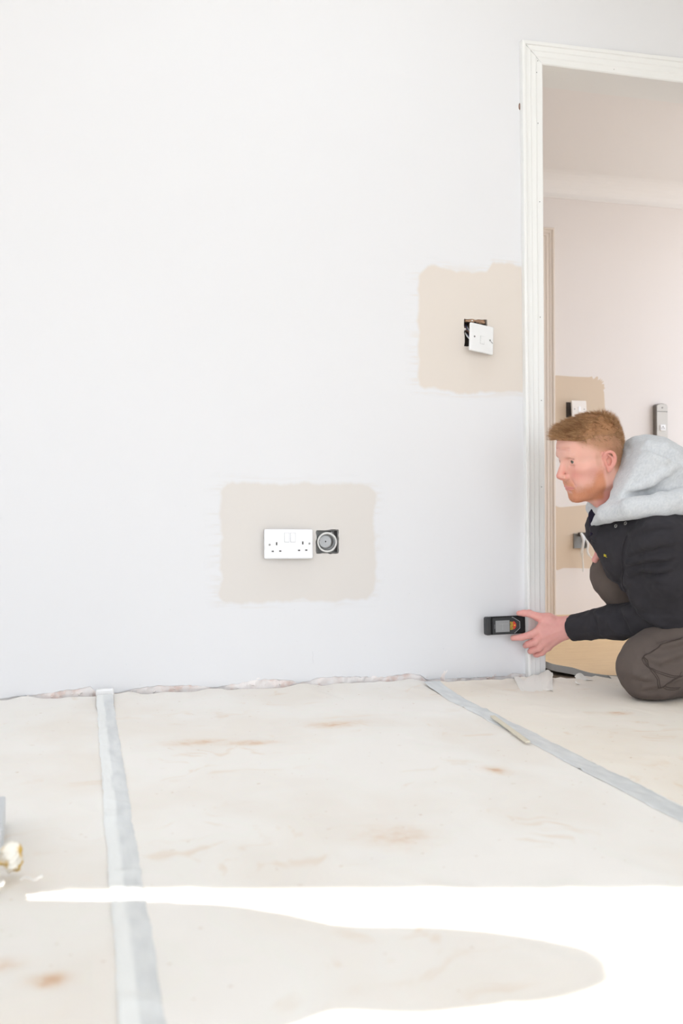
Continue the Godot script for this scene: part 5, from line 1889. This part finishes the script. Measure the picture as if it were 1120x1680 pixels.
	while made < 1600:
		var k := rng.randi() % hb.v.size()
		var p := hb.v[k]
		var n := hb.n[k]
		var line := lerpf(-0.004, -0.042, smoothstep(0.016, 0.050, p.z))
		line = lerpf(line, -0.05, smoothstep(0.054, 0.078, p.z)) - rng.randf() * 0.014
		var moustache := p.z > 0.086 and absf(p.x) < 0.03
		if moustache:
			line = -0.035
		if p.y > line or p.y < -0.104 or p.z < 0.008 or (absf(p.x) < 0.023 and p.y < -0.048 and p.y > -0.074 and p.z > 0.078) or n.y < -0.85:
			if not (absf(p.y - 0.034) < 0.004 and absf(absf(p.x) - 0.032) < 0.015 and p.z > 0.06 and rng.randf() < 0.12):
				continue
			strand(b, hx * p, (hx.basis * (n * 0.3 + Vector3(signf(p.x), 0.25, 0))).normalized(), (hx.basis * Vector3(signf(p.x), -0.2, -0.3)).normalized(), 0.006, 0.0002, lin(214, 166, 128))
			continue
		made += 1
		var d0 := (n * 0.45 + Vector3(0, -0.8, 0.25) + Vector3(rng.randf_range(-1, 1), rng.randf_range(-1, 1), rng.randf_range(-1, 1)) * 0.3).normalized()
		strand(b, hx * p, (hx.basis * d0).normalized(), (hx.basis * d0).normalized(), rng.randf_range(0.0015, 0.0035), 0.00019, lin(196, 128, 86).lerp(lin(230, 168, 122), rng.randf()))
	put("beard", b, M.hair_strands, root).set_meta("kind", "stuff")

	# ---- clothes
	var wr := noise(9.0, 130, 3)
	var wr2 := noise(26.0, 131, 2)
	var jf := jacket_field()
	b = Buf.new()
	var j_shift := func(p, _n): return 0.007 * wr.get_noise_3d(p.x + p.y * 0.5, p.y * 1.3, p.z) + 0.002 * wr2.get_noise_3d(p.x * 0.7, p.y * 1.5, p.z)
	jf.nets(b, Vector3(1.36, 0.12, 0.04), Vector3(2.08, 0.66, 0.66), 0.0062, inv, null, j_shift)
	var jacket := put("jacket", b, M.jacket_cloth, root)
	# the open front: a turned-out collar, the placket with its zip, press studs and a small yellow logo
	b = Buf.new()
	var facing := Basis(Vector3(0.886, 0, 0.463), Vector3.UP, Vector3(-0.463, 0, 0.886))
	b.prism(PackedVector2Array([Vector2(0.0053, 0.021), Vector2(0.0, 0.014), Vector2(0.0035, 0.0035), Vector2(0.0124, 0.0), Vector2(-0.001, -0.014), Vector2(0.030, -0.039), Vector2(0.0425, -0.0035), Vector2(0.075, 0.016), Vector2(0.060, 0.034)]), 0.008, inv * Transform3D(facing * rot(-6, 10, 0), Vector3(1.421, 0.474, 0.343)))
	put("collar", b, M.jacket_cloth, jacket)
	jf.all()
	seam(jacket, jf, [Vector3(1.49, 0.47, 0.46), Vector3(1.475, 0.44, 0.445), Vector3(1.488, 0.40, 0.425), Vector3(1.508, 0.36, 0.41), Vector3(1.525, 0.31, 0.40)], 0.0022, "placket", M.jacket_cloth, j_shift)
	jacket.get_child(jacket.get_child_count() - 1).position = inv.origin
	for p in [Vector3(1.42, 0.499, 0.508), Vector3(1.435, 0.506, 0.533)]:
		var q := jf.along(p, Vector3(0.46, -0.05, -0.886))
		var n := jf.grad(q)
		b = Buf.new()
		b.tube(ring(Vector3.ZERO, 0.0042, Basis()), 0.0013, 6)
		var o := put("press_stud", b, M.screw_metal, jacket)
		o.transform = inv * Transform3D(Basis.looking_at(-n, Vector3.UP), q + n * 0.004)
	var lp := jf.along(Vector3(1.445, 0.412, 0.401), Vector3(0.46, -0.05, -0.886))
	var ln := jf.grad(lp)
	lettering("ST.", 0.0095, 0.001, M.logo_yellow, jacket, inv * Transform3D(Basis.looking_at(-ln, Vector3.UP) * rot(0, 0, -18), lp + ln * 0.005))
	b = Buf.new()
	b.tube([Vector3(1.488, 0.425, 0.345), Vector3(1.492, 0.40, 0.352), Vector3(1.496, 0.378, 0.352)], 0.002, 6)
	put("zip_pull", b, M.slot_dark, jacket).position = inv.origin

	var ff := hood_field()
	b = Buf.new()
	var heather := noise(240.0, 133, 2)
	var heather2 := noise(40.0, 134, 2)
	ff.nets(b, Vector3(1.38, 0.46, 0.12), Vector3(1.82, 0.80, 0.62), 0.0042, inv, func(p, _n): return lin(216, 218, 220).lerp(lin(190, 194, 198), clampf(0.35 + 0.6 * heather.get_noise_3d(p.x, p.y * 0.5, p.z), 0.0, 1.0)), func(p, _n): return 0.004 * wr.get_noise_3d(p.x * 1.2, p.y * 1.2, p.z) + 0.0012 * wr2.get_noise_3dv(p))
	var hood := put("hood", b, M.hood_jersey, root)
	# hoodie front and the navy shirt at the throat
	var sf := Field.new()
	sf.blend = 0.01
	sf.chain([Vector3(1.478, 0.575, 0.350), Vector3(1.467, 0.537, 0.356), Vector3(1.470, 0.512, 0.352)], [0.024, 0.024, 0.018], 0.01)
	b = Buf.new()
	b.col = lin(198, 202, 205)
	sf.nets(b, Vector3(1.42, 0.42, 0.28), Vector3(1.54, 0.63, 0.40), 0.005, inv)
	put("hoodie_front", b, M.hood_jersey, hood)
	sf = Field.new()
	sf.chain([Vector3(1.482, 0.560, 0.300), Vector3(1.468, 0.525, 0.300), Vector3(1.472, 0.47, 0.30)], [0.016, 0.021, 0.022], 0.01)
	b = Buf.new()
	sf.nets(b, Vector3(1.41, 0.42, 0.25), Vector3(1.52, 0.60, 0.35), 0.005, inv)
	put("shirt", b, M.shirt_navy, root)

	var tf := trouser_field()
	b = Buf.new()
	var t_shift := func(p, _n): return (0.005 * wr.get_noise_3d(p.x * 1.2, p.y * 1.2, p.z * 0.8) + 0.0015 * wr2.get_noise_3dv(p)) * smoothstep(0.004, 0.03, p.y)
	tf.nets(b, Vector3(1.42, -0.02, 0.12), Vector3(2.12, 0.52, 0.60), 0.0062, inv, null, t_shift)
	var trousers := put("trousers", b, M.trouser_cloth, root)
	var seams := [
		[Vector3(1.591, 0.214, 0.551), Vector3(1.567, 0.199, 0.544), Vector3(1.518, 0.174, 0.531), Vector3(1.471, 0.149, 0.519), Vector3(1.467, 0.133, 0.517), Vector3(1.494, 0.112, 0.524), Vector3(1.528, 0.091, 0.533), Vector3(1.567, 0.080, 0.543), Vector3(1.599, 0.079, 0.551)],
		[Vector3(1.467, 0.141, 0.517), Vector3(1.491, 0.116, 0.524), Vector3(1.522, 0.077, 0.531), Vector3(1.528, 0.052, 0.533), Vector3(1.548, 0.042, 0.538), Vector3(1.599, 0.035, 0.551)],
		[Vector3(1.525, 0.047, 0.532), Vector3(1.559, 0.065, 0.541), Vector3(1.599, 0.085, 0.551)]]
	for q in seams:
		var twin := []
		for p in q:
			twin.append(p + Vector3(0.003, 0.005, 0))
		for line in [q, twin]:
			seam(trousers, tf, line, 0.0011, "seam", M.seam_thread, t_shift)
			trousers.get_child(trousers.get_child_count() - 1).position = inv.origin
	# boots
	for q in [[Vector3(1.745, 0.0, 0.255), -1.0], [Vector3(1.99, 0.0, 0.43), 1.0]]:
		var bf := Field.new()
		bf.blend = 0.02
		var o: Vector3 = q[0]
		if q[1] < 0.0:
			bf.cone(o + Vector3(0.03, 0.05, 0), o + Vector3(-0.07, 0.035, 0), 0.042, 0.034)
			bf.cone(o + Vector3(0.02, 0.05, 0), o + Vector3(0.01, 0.11, 0), 0.042, 0.046)
			bf.plane(Vector3(0, 0.008, 0), Vector3.DOWN, 0.004)
		else:
			bf.cone(o + Vector3(0.0, 0.065, 0), o + Vector3(0.05, 0.08, 0), 0.05, 0.045)
			bf.cone(o + Vector3(0.05, 0.10, 0), o + Vector3(0.08, 0.04, 0), 0.04, 0.034)
			bf.plane(Vector3(0, 0.008, 0), Vector3.DOWN, 0.004)
		b = Buf.new()
		bf.nets(b, o + Vector3(-0.13, -0.02, -0.07), o + Vector3(0.14, 0.19, 0.07), 0.008, inv)
		put("boot", b, M.boot_leather, root)
